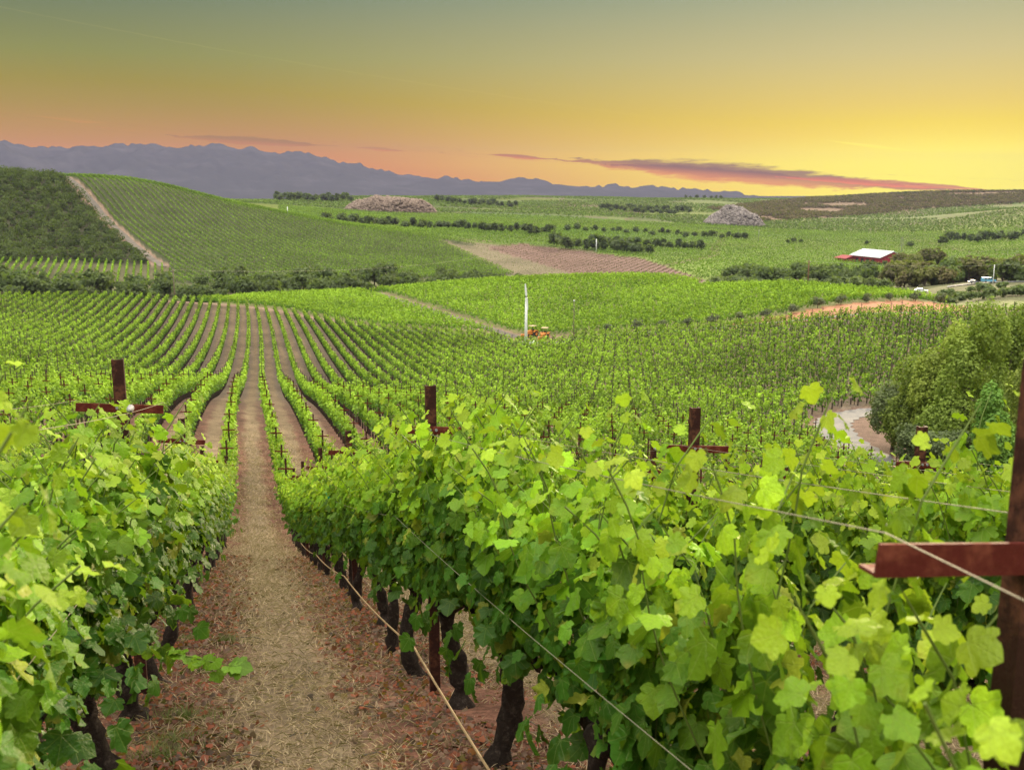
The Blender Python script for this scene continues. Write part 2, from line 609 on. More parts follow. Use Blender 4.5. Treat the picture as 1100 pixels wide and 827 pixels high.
def region(x, y):
    """0 open ground, 1 near block, 2 middle block, 3 left hill vineyard, 4 thicket, 5 dark bare-vine field, 6 pale field, 7 lane dirt, 8 far vineyards, 9 road side, 10 low field, 11 brown ridge, 12 rock ground, 13 valley scrub"""
    r = np.hypot(x, y)
    px = bear_px(x, y)
    z = H(x, y)
    qx, qy, _ = project(x, y, z)
    out = np.zeros(np.shape(x), int)
    out[(r > 500)] = 8
    lane = np.interp(px, LANE_X, LANE_R)
    lowb = np.interp(px, LOWB_X, LOWB_R)
    crest = np.interp(px, CREST_X, CREST_R)
    out[r < lane] = 1
    out[(r >= lane) & (r < lowb)] = 7
    out[(r >= lowb) & (r < crest) & (px < 1030)] = 2
    ml = dist_line(x, y, MIDLANE)
    out[(out == 2) & (ml < 3.0)] = 7
    rd = dist_line(x, y, ROAD_XY)
    out[(out == 1) & (rd < 3.4)] = 9
    gx = [at_r(p, q) for p, q in GROVE]
    for g in gx:
        out[(out == 1) & (np.hypot(x - g.x, y - g.y) < 9.0)] = 9
    # left hill
    hx = bear_px(HILLROAD[:, 0], HILLROAD[:, 1])
    hr = np.hypot(HILLROAD[:, 0], HILLROAD[:, 1])
    hb = np.interp(r, hr, hx, left=400, right=hx[-1] - 24)
    low_edge = np.interp(px, [-200, 0, 130, 300, 420, 520, 580], [424, 424, 426, 438, 452, 500, 560])
    top_edge = np.interp(px, [-200, 0, 60, 130, 268, 400, 500, 560], [740, 740, 740, 745, 745, 740, 690, 600])
    hill = (r > low_edge) & (r < top_edge) & (px < 575)
    out[hill] = 3
    out[hill & (r < 482) & (px < 178)] = 10
    out[hill & (r >= 482) & (px < hb) & (r < 760)] = 4
    hd = dist_line(x, y, HILLROAD)
    out[(hd < 3.8) & (r > 478)] = 7
    out[(r >= crest + 2) & (r < low_edge) & (px < 600)] = 13
    out[((out == 0) | (out == 8)) & (r > low_edge) & (r < 700) & (px > 425) & (px < 640)] = 6
    # valley fields seen past the middle block
    pale = [(470, 258), (520, 266), (655, 305), (575, 305), (540, 290)]
    dark = [(520, 266), (560, 262), (620, 270), (690, 278), (772, 306), (655, 306)]
    rr = (r > 400) & (r < 760)
    out[rr & in_poly(qx, qy, pale)] = 6
    out[rr & in_poly(qx, qy, dark)] = 5
    scrub = [(745, 310), (785, 280), (830, 276), (900, 290), (960, 300), (965, 270), (1000, 258), (1110, 272), (1110, 345), (1030, 340), (960, 322), (900, 308)]
    out[(r > 318) & (r < 505) & in_poly(qx, qy, scrub)] = 13
    ridge = [(760, 224), (860, 214), (960, 206), (1010, 202), (1130, 206), (1130, 216), (1000, 224), (920, 232), (820, 238)]
    out[(r > 1500) & in_poly(qx, qy, ridge)] = 11
    return out


# ------------------------------------------------------------------ materials
def principled(name, col, rough=0.8, metal=0.0, noise=None, bump=0.0, bscale=30.0, spec=0.3):
    m = bpy.data.materials.new(name)
    m.use_nodes = True
    t = NT(m.node_tree)
    p = t.n['Principled BSDF']
    p.inputs['Roughness'].default_value = rough
    p.inputs['Metallic'].default_value = metal
    p.inputs['Specular IOR Level'].default_value = spec
    tc = t.node('ShaderNodeTexCoord').outputs['Object']
    if noise:
        col2, sc, lo, hi = noise
        f = t.rng(t.noise(tc, sc, 6.0, 0.65), lo, hi)
        t.put(p.inputs['Base Color'], t.mix(f, col, col2))
        t.put(p.inputs['Roughness'], t.rng(f, 0, 1, max(rough - 0.15, 0.05), min(rough + 0.1, 1)))
    else:
        p.inputs['Base Color'].default_value = (*col, 1)
    if bump:
        b = t.node('ShaderNodeBump')
        b.inputs['Strength'].default_value = bump
        b.inputs['Distance'].default_value = 0.02
        t.put(b.inputs['Height'], t.noise(tc, bscale, 6.0, 0.7))
        t.put(p.inputs['Normal'], b.outputs[0])
    return m


def leaf_mat(name, trans=0.45, veins=False, gloss=0.06, rough=0.5, objvar=0.0):
    m = bpy.data.materials.new(name)
    m.use_nodes = True
    t = NT(m.node_tree)
    t.n.clear()
    out = t.node('ShaderNodeOutputMaterial')
    at = t.node('ShaderNodeAttribute', attribute_name='tint')
    c = at.outputs['Color']
    if objvar:
        oi = t.node('ShaderNodeObjectInfo')
        hs = t.node('ShaderNodeHueSaturation')
        t.put(hs.inputs['Hue'], t.m('ADD', t.m('MULTIPLY', oi.outputs['Random'], objvar * 0.06), 0.5 - objvar * 0.03))
        t.put(hs.inputs['Value'], t.m('ADD', t.m('MULTIPLY', t.m('FRACT', t.m('MULTIPLY', oi.outputs['Random'], 17.3)), objvar), 1.0 - objvar * 0.5))
        t.put(hs.inputs['Color'], c)
        c = hs.outputs[0]
    norm = None
    if veins:
        lp = t.node('ShaderNodeAttribute', attribute_name='leafpos')
        s = t.node('ShaderNodeSeparateXYZ')
        t.put(s.inputs[0], lp.outputs['Vector'])
        ax = t.m('ABSOLUTE', s.outputs[0])
        rad = t.m('SQRT', t.m('ADD', t.m('MULTIPLY', s.outputs[0], s.outputs[0]), t.m('MULTIPLY', s.outputs[1], s.outputs[1])))
        ang = t.m('ARCTAN2', ax, s.outputs[1])
        d = None
        for a in (0.0, 0.82, 1.72):
            q = t.m('MULTIPLY', t.m('ABSOLUTE', t.m('SUBTRACT', ang, a)), rad)
            d = q if d is None else t.m('MINIMUM', d, q)
        v = t.rng(d, 0.022, 0.006)
        n = t.noise(lp.outputs['Vector'], 7.0, 3.0)
        c = t.mix(t.m('MULTIPLY', v, 0.45), c, t.mix(0.5, c, (0.42, 0.5, 0.12)))
        ed = t.m('MULTIPLY', t.rng(rad, 0.45, 0.75), t.rng(t.noise(t.node('ShaderNodeTexCoord').outputs['Object'], 7.0, 2.0), 0.55, 0.72))
        c = t.mix(t.m('MULTIPLY', ed, 0.55), c, (0.34, 0.27, 0.05))
        c = t.mix(0.14, c, t.mix(t.rng(n, 0.3, 0.7), (0, 0, 0), c, 'MIX'), 'MIX')
        b = t.node('ShaderNodeBump')
        b.inputs['Strength'].default_value = 0.5
        b.inputs['Distance'].default_value = 0.01
        t.put(b.inputs['Height'], t.m('ADD', t.m('MULTIPLY', v, -0.6), t.noise(lp.outputs['Vector'], 9.0, 2.0)))
        norm = b.outputs[0]
    df = t.node('ShaderNodeBsdfDiffuse')
    tr = t.node('ShaderNodeBsdfTranslucent')
    gl = t.node('ShaderNodeBsdfGlossy')
    gl.inputs['Roughness'].default_value = rough
    t.put(df.inputs[0], c)
    t.put(tr.inputs[0], t.mix(0.40, c, (0.28, 0.44, 0.012)))
    gl.inputs[0].default_value = (1, 1, 1, 1)
    if norm:
        for n in (df, gl):
            t.put(n.inputs['Normal'], norm)
    m1 = t.node('ShaderNodeMixShader')
    m1.inputs[0].default_value = trans
    t.l.new(df.outputs[0], m1.inputs[1])
    t.l.new(tr.outputs[0], m1.inputs[2])
    m2 = t.node('ShaderNodeMixShader')
    if veins:
        lw = t.node('ShaderNodeLayerWeight')
        lw.inputs['Blend'].default_value = 0.3
        t.put(m2.inputs[0], t.m('MULTIPLY_ADD', t.m('POWER', lw.outputs['Facing'], 2.0), gloss, 0.012))
    else:
        m2.inputs[0].default_value = gloss
    t.l.new(m1.outputs[0], m2.inputs[1])
    t.l.new(gl.outputs[0], m2.inputs[2])
    t.l.new(m2.outputs[0], out.inputs[0])
    return m


M = {}
M['leaf'] = leaf_mat('vine_leaf', 0.38, True, 0.05, 0.42, 0.3)
M['farleaf'] = leaf_mat('far_leaf', 0.28, False, 0.012, 0.5)
M['treeleaf'] = leaf_mat('tree_leaf', 0.34, False, 0.01, 0.5, 0.3)
M['bark'] = principled('vine_bark', (0.03, 0.021, 0.017), 0.95, 0, ((0.11, 0.085, 0.07), 26.0, 0.48, 0.8), 1.0, 45.0, 0.1)
M['shoot'] = principled('green_shoot', (0.12, 0.17, 0.03), 0.6)
M['wood'] = principled('tree_bark', (0.09, 0.07, 0.05), 0.95, 0, ((0.16, 0.13, 0.10), 6.0, 0.4, 0.7), 0.6, 12.0)
M['rust'] = principled('rusted_steel', (0.042, 0.016, 0.013), 0.75, 0.2, ((0.15, 0.06, 0.035), 16.0, 0.46, 0.72), 0.35, 60.0, 0.15)
M['rust2'] = principled('rusted_arm', (0.10, 0.017, 0.013), 0.75, 0.2, ((0.21, 0.06, 0.035), 13.0, 0.45, 0.72), 0.3, 60.0, 0.15)
M['wire'] = principled('wire_steel', (0.27, 0.24, 0.17), 0.6, 0.3)
M['hose'] = principled('drip_hose', (0.34, 0.23, 0.12), 0.6)
M['clip'] = principled('grey_clip', (0.30, 0.29, 0.30), 0.5, 0.3)
M['tape'] = principled('green_tape', (0.0, 0.36, 0.20), 0.5)
M['white'] = principled('white_paint', (0.78, 0.80, 0.80), 0.5, 0, ((0.62, 0.64, 0.64), 3.0, 0.5, 0.8))
M['roofwhite'] = principled('white_roof', (0.62, 0.65, 0.67), 0.6, 0, ((0.48, 0.52, 0.54), 0.8, 0.4, 0.8))
M['barnred'] = principled('barn_red', (0.27, 0.026, 0.038), 0.85, 0, ((0.19, 0.022, 0.030), 1.2, 0.4, 0.7))
M['dark'] = principled('dark_opening', (0.02, 0.02, 0.022), 0.8)
M['glass'] = principled('dark_glass', (0.03, 0.04, 0.05), 0.1, 0, None, 0, 1, 0.6)
M['rubber'] = principled('rubber', (0.02, 0.02, 0.02), 0.9)
M['orange'] = principled('tractor_orange', (0.55, 0.20, 0.035), 0.5, 0, ((0.40, 0.13, 0.03), 3.0, 0.5, 0.8))
M['steel'] = principled('dull_steel', (0.30, 0.29, 0.28), 0.5, 0.6)
M['polewood'] = principled('pole_wood', (0.14, 0.11, 0.085), 0.9, 0, ((0.22, 0.18, 0.14), 2.0, 0.4, 0.7))
M['polered'] = principled('pole_redwood', (0.15, 0.075, 0.045), 0.9, 0, ((0.21, 0.11, 0.07), 2.0, 0.4, 0.7))
M['blue'] = principled('blue_paint', (0.16, 0.42, 0.62), 0.3, 0.2, None, 0, 1, 0.5)
M['grey'] = principled('grey_paint', (0.22, 0.22, 0.23), 0.4, 0.1)


def terrain_mat():
    m = bpy.data.materials.new('ground_soil')
    m.use_nodes = True
    t = NT(m.node_tree)
    p = t.n['Principled BSDF']
    p.inputs['Roughness'].default_value = 0.95
    p.inputs['Specular IOR Level'].default_value = 0.1
    at = t.node('ShaderNodeAttribute', attribute_name='tint')
    tc = t.node('ShaderNodeTexCoord').outputs['Object']
    c = at.outputs['Color']
    n1 = t.noise(tc, 0.06, 5.0, 0.6)
    n2 = t.noise(tc, 1.1, 8.0, 0.7)
    n3 = t.noise(tc, 14.0, 6.0, 0.75)
    for n, lo, hi, a, b in ((n1, 0.3, 0.7, 0.82, 1.18), (n2, 0.3, 0.7, 0.75, 1.25), (n3, 0.3, 0.72, 0.55, 1.45)):
        k = t.rng(n, lo, hi, a, b)
        vm = t.node('ShaderNodeVectorMath', operation='SCALE')
        t.put(vm.inputs[0], c)
        t.put(vm.inputs['Scale'], k)
        c = vm.outputs[0]
    t.put(p.inputs['Base Color'], c)
    b = t.node('ShaderNodeBump')
    b.inputs['Strength'].default_value = 0.7
    b.inputs['Distance'].default_value = 0.05
    t.put(b.inputs['Height'], t.m('ADD', t.noise(tc, 9.0, 8.0, 0.7), t.m('MULTIPLY', t.noise(tc, 55.0, 4.0), 0.4)))
    t.put(p.inputs['Normal'], b.outputs[0])
    return m


M['ground'] = terrain_mat()

SOIL = {0: (0.16, 0.17, 0.07), 1: (0.20, 0.145, 0.095), 2: (0.15, 0.15, 0.06), 3: (0.06, 0.066, 0.032), 4: (0.045, 0.045, 0.025), 5: (0.17, 0.105, 0.09), 6: (0.15, 0.125, 0.08),
        7: (0.22, 0.15, 0.11), 8: (0.13, 0.20, 0.035), 9: (0.13, 0.082, 0.062), 10: (0.11, 0.10, 0.055), 11: (0.11, 0.07, 0.042), 12: (0.2, 0.16, 0.13), 13: (0.12, 0.12, 0.06)}


def row_phase(x, y):
    q = (x - row_shift(y) - ROW0) / GAP
    return np.abs(q - np.round(q)) * GAP      # metres from the nearest row


# bare red earth bank beside the lane (right), in bearing-px / distance
def dirt_patch(x, y):
    r = np.hypot(x, y)
    px = bear_px(x, y)
    lo = np.interp(px, LANE_X, LANE_R)
    hi = np.interp(px, LOWB_X, LOWB_R)
    return (px > 790) & (px < 1045) & (r > lo) & (r < hi)


def ground_colour(x, y):
    reg = region(x, y)
    c = np.zeros((len(x), 3))
    for k, v in SOIL.items():
        c[reg == k] = v
    r = np.hypot(x, y)
    # straw down the middle of each alley, mulch and red litter under the vines
    d = row_phase(x, y)
    n = vnoise(x * 1.7, y * 0.9, 11)
    under = smooth01(d + (n - 0.5) * 0.45, 0.92, 0.48)[:, None]
    a = (reg == 1)[:, None] & (r < 320)[:, None]
    straw = np.where((r < 60)[:, None], np.array((0.22, 0.16, 0.10)), np.array((0.22, 0.16, 0.10)) * np.interp(r, [60, 110], [1.0, 0.66])[:, None]) * (0.8 + 0.4 * vnoise(x * 0.8, y * 0.35, 5))[:, None]
    litter = np.array((0.15, 0.072, 0.05)) * (0.7 + 0.6 * vnoise(x * 3.1, y * 3.1, 6))[:, None]
    fr_ = smooth01(r, 45, 120)[:, None]
    litter = litter * (1 - fr_) + np.array((0.115, 0.088, 0.066)) * fr_
    c = np.where(a, straw * (1 - under) + litter * under, c)
    # far fields: a patchwork of slightly different greens
    px = bear_px(x, y)
    f = reg == 8
    ca, sa = math.cos(R(24)), math.sin(R(24))
    u, v = x * ca - y * sa, x * sa + y * ca
    bend = (vnoise(u / 260, v / 260, 61) - 0.5) * 170
    iu, iv = np.floor((u + bend) / 260).astype(np.int64), np.floor((v + bend * 0.6) / 170).astype(np.int64)
    h1 = ((iu * 73856093) ^ (iv * 19349663)) & 0xffff
    p1, p2 = (h1 % 251) / 250.0, (h1 % 97) / 96.0
    tint = np.stack([0.085 + 0.075 * p1, 0.13 + 0.075 * p1 + 0.02 * p2, 0.024 + 0.02 * p2], 1)
    dry = (h1 % 11) == 0
    tint[dry] = (0.17, 0.15, 0.065)
    eu, ev = ((u + bend) / 260) % 1.0, ((v + bend * 0.6) / 170) % 1.0
    tint = np.where(((eu < 0.03) | (ev < 0.04))[:, None], np.array((0.14, 0.125, 0.06)), tint)
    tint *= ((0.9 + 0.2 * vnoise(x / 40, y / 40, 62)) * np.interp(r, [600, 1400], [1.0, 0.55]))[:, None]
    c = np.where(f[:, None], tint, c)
    dp = dirt_patch(x, y)
    c = np.where(dp[:, None], np.array((0.34, 0.16, 0.09)), c)
    return c


def build_terrain():
    rr = [0.6]
    while rr[-1] < 7600:
        q = rr[-1]
        rr.append(q * (1.02 if q < 900 else 1.03))
    rr = np.array(rr)
    aa = np.concatenate([np.linspace(R(-180), R(-42), 40, endpoint=False), np.linspace(R(-42), R(-14), 90, endpoint=False), np.linspace(R(-14), R(45), 560, endpoint=False),
                         np.linspace(R(45), R(75), 60, endpoint=False), np.linspace(R(75), R(180), 32, endpoint=False)])
    na, nr = len(aa), len(rr)
    Rg, Ag = np.meshgrid(rr, aa, indexing='ij')
    x, y = (Rg * np.sin(Ag)).ravel(), (Rg * np.cos(Ag)).ravel()
    z = H(x, y)
    rad = np.hypot(x, y)
    z = z + np.where(rad < 60, 1, 0) * ((vnoise(x * 2.2, y * 2.2, 31) - 0.5) * 0.06 + (vnoise(x * 0.6, y * 0.6, 32) - 0.5) * 0.10)
    v = np.stack([x, y, z], 1)
    v = np.vstack([v, [[0, 0, float(H(0.0, 0.0))]]])
    i = np.arange(nr - 1)[:, None] * na
    j = np.arange(na)[None, :]
    j2 = (j + 1) % na
    quads = np.stack([(i + j), (i + j2), (i + na + j2), (i + na + j)], -1).reshape(-1, 4)[:, ::-1]
    jj = np.arange(na)
    tris = np.stack([np.full(na, len(v) - 1), (jj + 1) % na, jj], 1)[:, ::-1]
    col = ground_colour(v[:, 0], v[:, 1])
    me = np_mesh('ground', v, [quads, tris], M['ground'], col, smooth=True)
    o = link('ground', me)
    tag(o, kind='structure')


build_terrain()


# ------------------------------------------------------------------ mountains
def build_mountains():
    sil = [(-400, 176), (-200, 160), (-60, 145), (0, 149), (22, 156), (60, 158), (118, 159), (150, 155), (165, 154), (195, 160), (225, 154), (262, 159), (300, 164), (330, 163), (365, 174), (400, 180), (430, 186),
           (455, 192), (480, 190), (500, 193), (525, 197), (555, 191), (600, 198), (625, 202), (655, 199), (690, 202), (720, 201), (760, 205), (790, 206), (830, 211), (900, 216), (1100, 218)]
    sx, sy = np.array([s[0] for s in sil], float), np.array([s[1] for s in sil], float)
    px = np.linspace(-400, 1000, 700)
    az = np.array([ray(p, 190)[0] for p in px])
    y = np.interp(px, sx, sy) + (vnoise(px / 13, px * 0, 41) - 0.5) * 5.0 + (vnoise(px / 4.5, px * 0, 42) - 0.5) * 3.2
    tn = np.array([ray(p, q)[1] for p, q in zip(px, y)])
    ts = np.convolve(np.pad(tn, 30, mode='edge'), np.ones(61) / 61, 'valid')
    rs = np.array([6500, 7000, 7600, 8200, 8800, 9400, 10000, 10400, 10700, 11000, 11400, 12200, 13500]) * 0.55
    hs = np.array([0.0, 0.06, 0.16, 0.30, 0.46, 0.62, 0.80, 0.90, 0.96, 1.0, 0.9, 0.6, 0.0])
    rf = np.linspace(6500, 13500, 90) * 0.55
    hf = np.interp(rf, rs, hs)
    V = []
    for k, (r, h) in enumerate(zip(rf, hf)):
        wq = math.exp(-((r / 0.55 - 11000) / 420) ** 2)
        crest = (tn * wq + ts * (1 - wq)) * 6050
        r = r / 0.55
        spur = (vnoise(px / 34 + r / 900, r / 1300 + px * 0.012, 44) - 0.5) * 0.5 + (vnoise(px / 15 - r / 520, r / 480 - px * 0.02, 45) - 0.5) * 0.30 + (vnoise(px / 6 + r / 260, r / 210, 46) - 0.5) * 0.14
        spur = spur * np.clip(1.0 - abs(r - 11000) / 4200, 0, 1) * np.where(np.abs(r - 11000) < 700, 0.25, 1.0)
        zz = -60 + (np.maximum(crest, -20) + 60) * np.clip(h + spur * h * (1.35 - h), 0, 1.0)
        V.append(np.stack([0.55 * r * np.sin(az), 0.55 * r * np.cos(az), zz], 1))
    V = np.concatenate(V)
    n = len(px)
    i = np.arange(len(rf) - 1)[:, None] * n
    j = np.arange(n - 1)[None, :]
    q = np.stack([i + j, i + n + j, i + n + j + 1, i + j + 1], -1).reshape(-1, 4)
    m = principled('mountain_scrub', (0.055, 0.06, 0.07), 1.0, 0, ((0.085, 0.085, 0.10), 0.004, 0.45, 0.8), 0, 1, 0.0)
    o = link('mountain_range', np_mesh('mountain_range', V, q, m, smooth=True))
    tag(o, kind='structure')


build_mountains()


# ------------------------------------------------------------------ strips of road laid on the terrain
def strip(name, P, width, mat, lift=0.03, kind='structure'):
    P = [Vector(p) for p in P]
    V, n = [], 7
    for i, p in enumerate(P):
        d = (P[min(i + 1, len(P) - 1)] - P[max(i - 1, 0)])
        d.z = 0
        d.normalize()
        s = Vector((d.y, -d.x, 0))
        w = width[i] if isinstance(width, (list, tuple)) else width
        for k in range(n):
            q = p + s * (k / (n - 1) - 0.5) * w * (1 + 0.12 * math.sin(i * 1.7 + (k > 3) * 2))
            V.append((q.x, q.y, float(H(q.x, q.y)) + lift))
    V = np.array(V)
    i = np.arange(len(P) - 1)[:, None] * n
    j = np.arange(n - 1)[None, :]
    q = np.stack([i + j, i + j + 1, i + n + j + 1, i + n + j], -1).reshape(-1, 4)
    o = link(name, np_mesh(name, V, q, mat, smooth=True))
    tag(o, kind=kind)
    return o


M['gravel'] = principled('road_gravel', (0.105, 0.102, 0.104), 0.95, 0, ((0.155, 0.148, 0.146), 0.7, 0.4, 0.65), 0.5, 14.0)
M['track'] = principled('track_dirt', (0.095, 0.08, 0.065), 0.95, 0, ((0.16, 0.135, 0.11), 0.2, 0.4, 0.65), 0.5, 6.0)
M['asphalt'] = principled('road_asphalt', (0.10, 0.10, 0.105), 0.9, 0, ((0.15, 0.15, 0.15), 0.5, 0.4, 0.65))
strip('farm_road', ROAD, 3.9, M['gravel'], 0.05)
lane = [at_r(px, float(np.interp(px, LANE_X, LANE_R)) + 3.2) for px in range(380, 1100, 8)]
strip('vineyard_lane', lane, 3.4, M['gravel'], 0.08)
strip('hill_track', spline([Vector((a, b, 0)) for a, b in HILLROAD], 6), 3.6, M['track'], 0.25)
strip('block_track', spline([Vector((a, b, 0)) for a, b in MIDLANE], 6), 3.2, M['track'], 0.12)
strip('valley_road', [at_r(px, 384) for px in range(1018, 1260, 6)], 7.0, M['asphalt'], 0.25)

# ------------------------------------------------------------------ grape leaves
HALF = [(0.09, -0.13), (0.27, -0.17), (0.42, -0.08), (0.52, 0.05), (0.45, 0.15), (0.59, 0.25), (0.63, 0.39), (0.52, 0.48), (0.37, 0.50), (0.34, 0.62), (0.22, 0.74)]
OUT = [(0.0, -0.02)] + HALF + [(0.0, 0.88)] + [(-a, b) for a, b in HALF[::-1]]
LEAF = np.array([(0.0, 0.22)] + OUT)
LEAF_F = np.array([(0, 1 + k, 1 + (k + 1) % len(OUT)) for k in range(len(OUT))])
LEAF_S = np.array([(0.0, 0.25), (0.0, -0.05), (0.45, -0.02), (0.55, 0.42), (0.0, 0.88), (-0.55, 0.42), (-0.45, -0.02)])
LEAF_SF = np.array([(0, 1, 2), (0, 2, 3), (0, 3, 4), (0, 4, 5), (0, 5, 6), (0, 6, 1)])


def unit(a):
    return a / np.maximum(np.linalg.norm(a, axis=-1, keepdims=True), 1e-9)


def leaves(P, N, D, size, tmpl, tf, rng, curl=0.5):
    """P centres (n,3), N blade normals, D tip directions, size (n,) -> verts, faces, leafpos"""
    N = unit(N)
    D = unit(D - N * (D * N).sum(1, keepdims=True))
    X = np.cross(D, N)
    n, k = len(P), len(tmpl)
    u, v = tmpl[:, 0][None, :], tmpl[:, 1][None, :]
    cu = (curl * rng.uniform(-0.3, 1.3, n))[:, None]
    fold = (rng.uniform(-0.05, 0.45, n))[:, None]
    w = -cu * (u * u + (v - 0.25) ** 2) * 0.9 + fold * np.abs(u) * 0.5 + rng.normal(0, 0.05, (n, k))
    s = size[:, None]
    V = P[:, None, :] + (u * s)[..., None] * X[:, None, :] + (v * s)[..., None] * D[:, None, :] + (w * s)[..., None] * N[:, None, :]
    Fc = tf[None] + (np.arange(n) * k)[:, None, None]
    L = np.zeros((n, k, 3))
    L[..., 0], L[..., 1] = u, v
    return V.reshape(-1, 3), Fc.reshape(-1, tf.shape[1]), L.reshape(-1, 3)


GREEN = np.array((0.055, 0.15, 0.012))  # old-leaf green, darkened further as painted shade inside the canopy
LIME = np.array((0.29, 0.50, 0.018))  # young-leaf lime, brightened to paint the backlit upper leaves too
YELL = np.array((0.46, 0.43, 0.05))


def vine_meshes(seed, slope, nshoot=15, tall=2.15, detail=True, big=1.0):
    """one grapevine: trunk with cordon arms, shoots, leaves (row along local Y)"""
    rng = np.random.default_rng(seed)
    P, N, D, Z, C = [], [], [], [], []
    shoots = MB() if detail else None
    for k in range(nshoot):
        y0 = (-VINE / 2 + VINE * (k + rng.uniform(0.1, 0.9)) / nshoot) * 1.13
        side = rng.choice((-1, 1))
        lean = side * rng.uniform(0.0, 0.42)
        top = tall * rng.uniform(0.84, 1.06) if rng.random() < 0.92 else tall * rng.uniform(1.06, 1.15)
        z0 = 0.94
        nl = int(rng.integers(38, 46))
        ly = rng.normal(0, 0.13)
        pts = []
        ph = rng.uniform(0, 6)
        for i in range(nl):
            f = i / (nl - 1)
            zz = z0 + (top - z0) * f - 0.0
            bx = lean * f ** 0.8 + 0.05 * math.sin(ph + f * 5)
            if f > 0.85:
                bx += side * 0.10 * (f - 0.85) / 0.15
            by = y0 + ly * f
            pts.append((bx, by, zz + slope * by))
            sd = 1 if i % 2 else -1
            ang = rng.uniform(0, 2 * math.pi)
            ox, oy = math.cos(ang), math.sin(ang)
            reach = rng.uniform(0.05, 0.20) * (1.0 - 0.45 * f)
            p = np.array((bx + ox * reach * 1.1, by + oy * reach, zz + rng.normal(0, 0.03)))
            p[2] += slope * p[1]
            outw = np.array((np.sign(bx + ox * 0.25) * 0.8 + ox * 0.5, oy * 0.6, 0.35 + 0.5 * f))
            P.append(p)
            N.append(outw + rng.normal(0, 0.38, 3))
            D.append(np.array((ox * 0.5, oy * 0.5, -0.75 + 0.75 * max(f - 0.6, 0))) + rng.normal(0, 0.35, 3))
            Z.append(rng.uniform(0.07, 0.140) * (1.0 if f < 0.7 else 1.0 - 0.48 * (f - 0.7) / 0.3))
            h = min(1.0, max(0.0, (f - 0.42) / 0.58 + rng.normal(0, 0.2)))  # young tips lighter by nature; canopy shade below is painted into this ramp
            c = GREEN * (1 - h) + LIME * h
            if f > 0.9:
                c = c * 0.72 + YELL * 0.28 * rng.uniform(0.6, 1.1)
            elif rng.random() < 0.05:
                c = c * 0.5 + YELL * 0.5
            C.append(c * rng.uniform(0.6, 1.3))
        if detail:
            shoots.tube(pts[::4] + [pts[-1]], [0.0035] * len(pts[::4]) + [0.0015], 4, False)
    # low leaves hanging about the head of the vine
    for k in range(46):
        y = rng.uniform(-VINE / 2, VINE / 2)
        x = rng.normal(0, 0.20)
        z = 0.72 + rng.uniform(0, 0.35) + slope * y
        P.append(np.array((x, y, z)))
        N.append(np.array((np.sign(x) * 0.9, 0, 0.3)) + rng.normal(0, 0.35, 3))
        D.append(np.array((0, 0, -1.0)) + rng.normal(0, 0.35, 3))
        Z.append(rng.uniform(0.09, 0.155))
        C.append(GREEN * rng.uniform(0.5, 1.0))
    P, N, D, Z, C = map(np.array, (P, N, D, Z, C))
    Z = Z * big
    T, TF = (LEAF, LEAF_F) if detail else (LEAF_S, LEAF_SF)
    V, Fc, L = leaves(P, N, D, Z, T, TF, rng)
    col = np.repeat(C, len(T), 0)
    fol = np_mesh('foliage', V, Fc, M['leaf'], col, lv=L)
    # gnarled trunk and its two arms
    mb = MB()
    pts, rad = [], []
    wx, wy = rng.uniform(-0.07, 0.07), rng.uniform(-0.10, 0.10)
    for i in range(16):
        f = i / 15
        pts.append((wx * math.sin(f * 5 + seed) * 1.3 + rng.normal(0, 0.008), wy * math.sin(f * 3.6 + seed * 2) + rng.normal(0, 0.008), -0.12 + f * 1.0))
        rad.append((0.072 - 0.026 * f) * rng.uniform(0.78, 1.28) * (1.35 if i < 3 else 1.0))
    rad[-1] *= 1.25
    mb.tube(pts, rad, 11)
    mb.ball((pts[-1][0], pts[-1][1], pts[-1][2]), 0.085, 2, (0.9, 1.3, 0.8))
    for s in (-1, 1):
        q, rr = [], []
        for i in range(6):
            f = i / 5
            yy = s * (0.02 + 0.72 * f)
            q.append((rng.normal(0, 0.012), yy, 0.82 + 0.06 * math.sin(f * 2) + slope * yy + rng.normal(0, 0.012)))
            rr.append(0.042 * (1 - 0.45 * f) * rng.uniform(0.85, 1.2))
        mb.tube(q, rr, 7)
    for v in mb.b.verts:
        v.co += Vector(rng.normal(0, 0.008, 3))
    o = mb.build('trunk', M['bark'], smooth=True)
    trunk = o.data
    bpy.data.objects.remove(o)
    sh = None
    if detail:
        o = shoots.build('shoots', M['shoot'])
        sh = o.data
        bpy.data.objects.remove(o)
    return trunk, fol, sh


ORD = ['zeroth', 'first', 'second', 'third', 'fourth', 'fifth', 'sixth', 'seventh', 'eighth', 'ninth', 'tenth', 'eleventh', 'twelfth', 'thirteenth', 'fourteenth', 'fifteenth', 'sixteenth',
       'seventeenth', 'eighteenth', 'nineteenth', 'twentieth']
for i, w in enumerate(ORD[1:10]):
    ORD.append('twenty-' + w)


def row_words(k):
    return f"{ORD[k + 1]} row right of the path" if k >= 0 else f"{ORD[-k]} row left of the path"


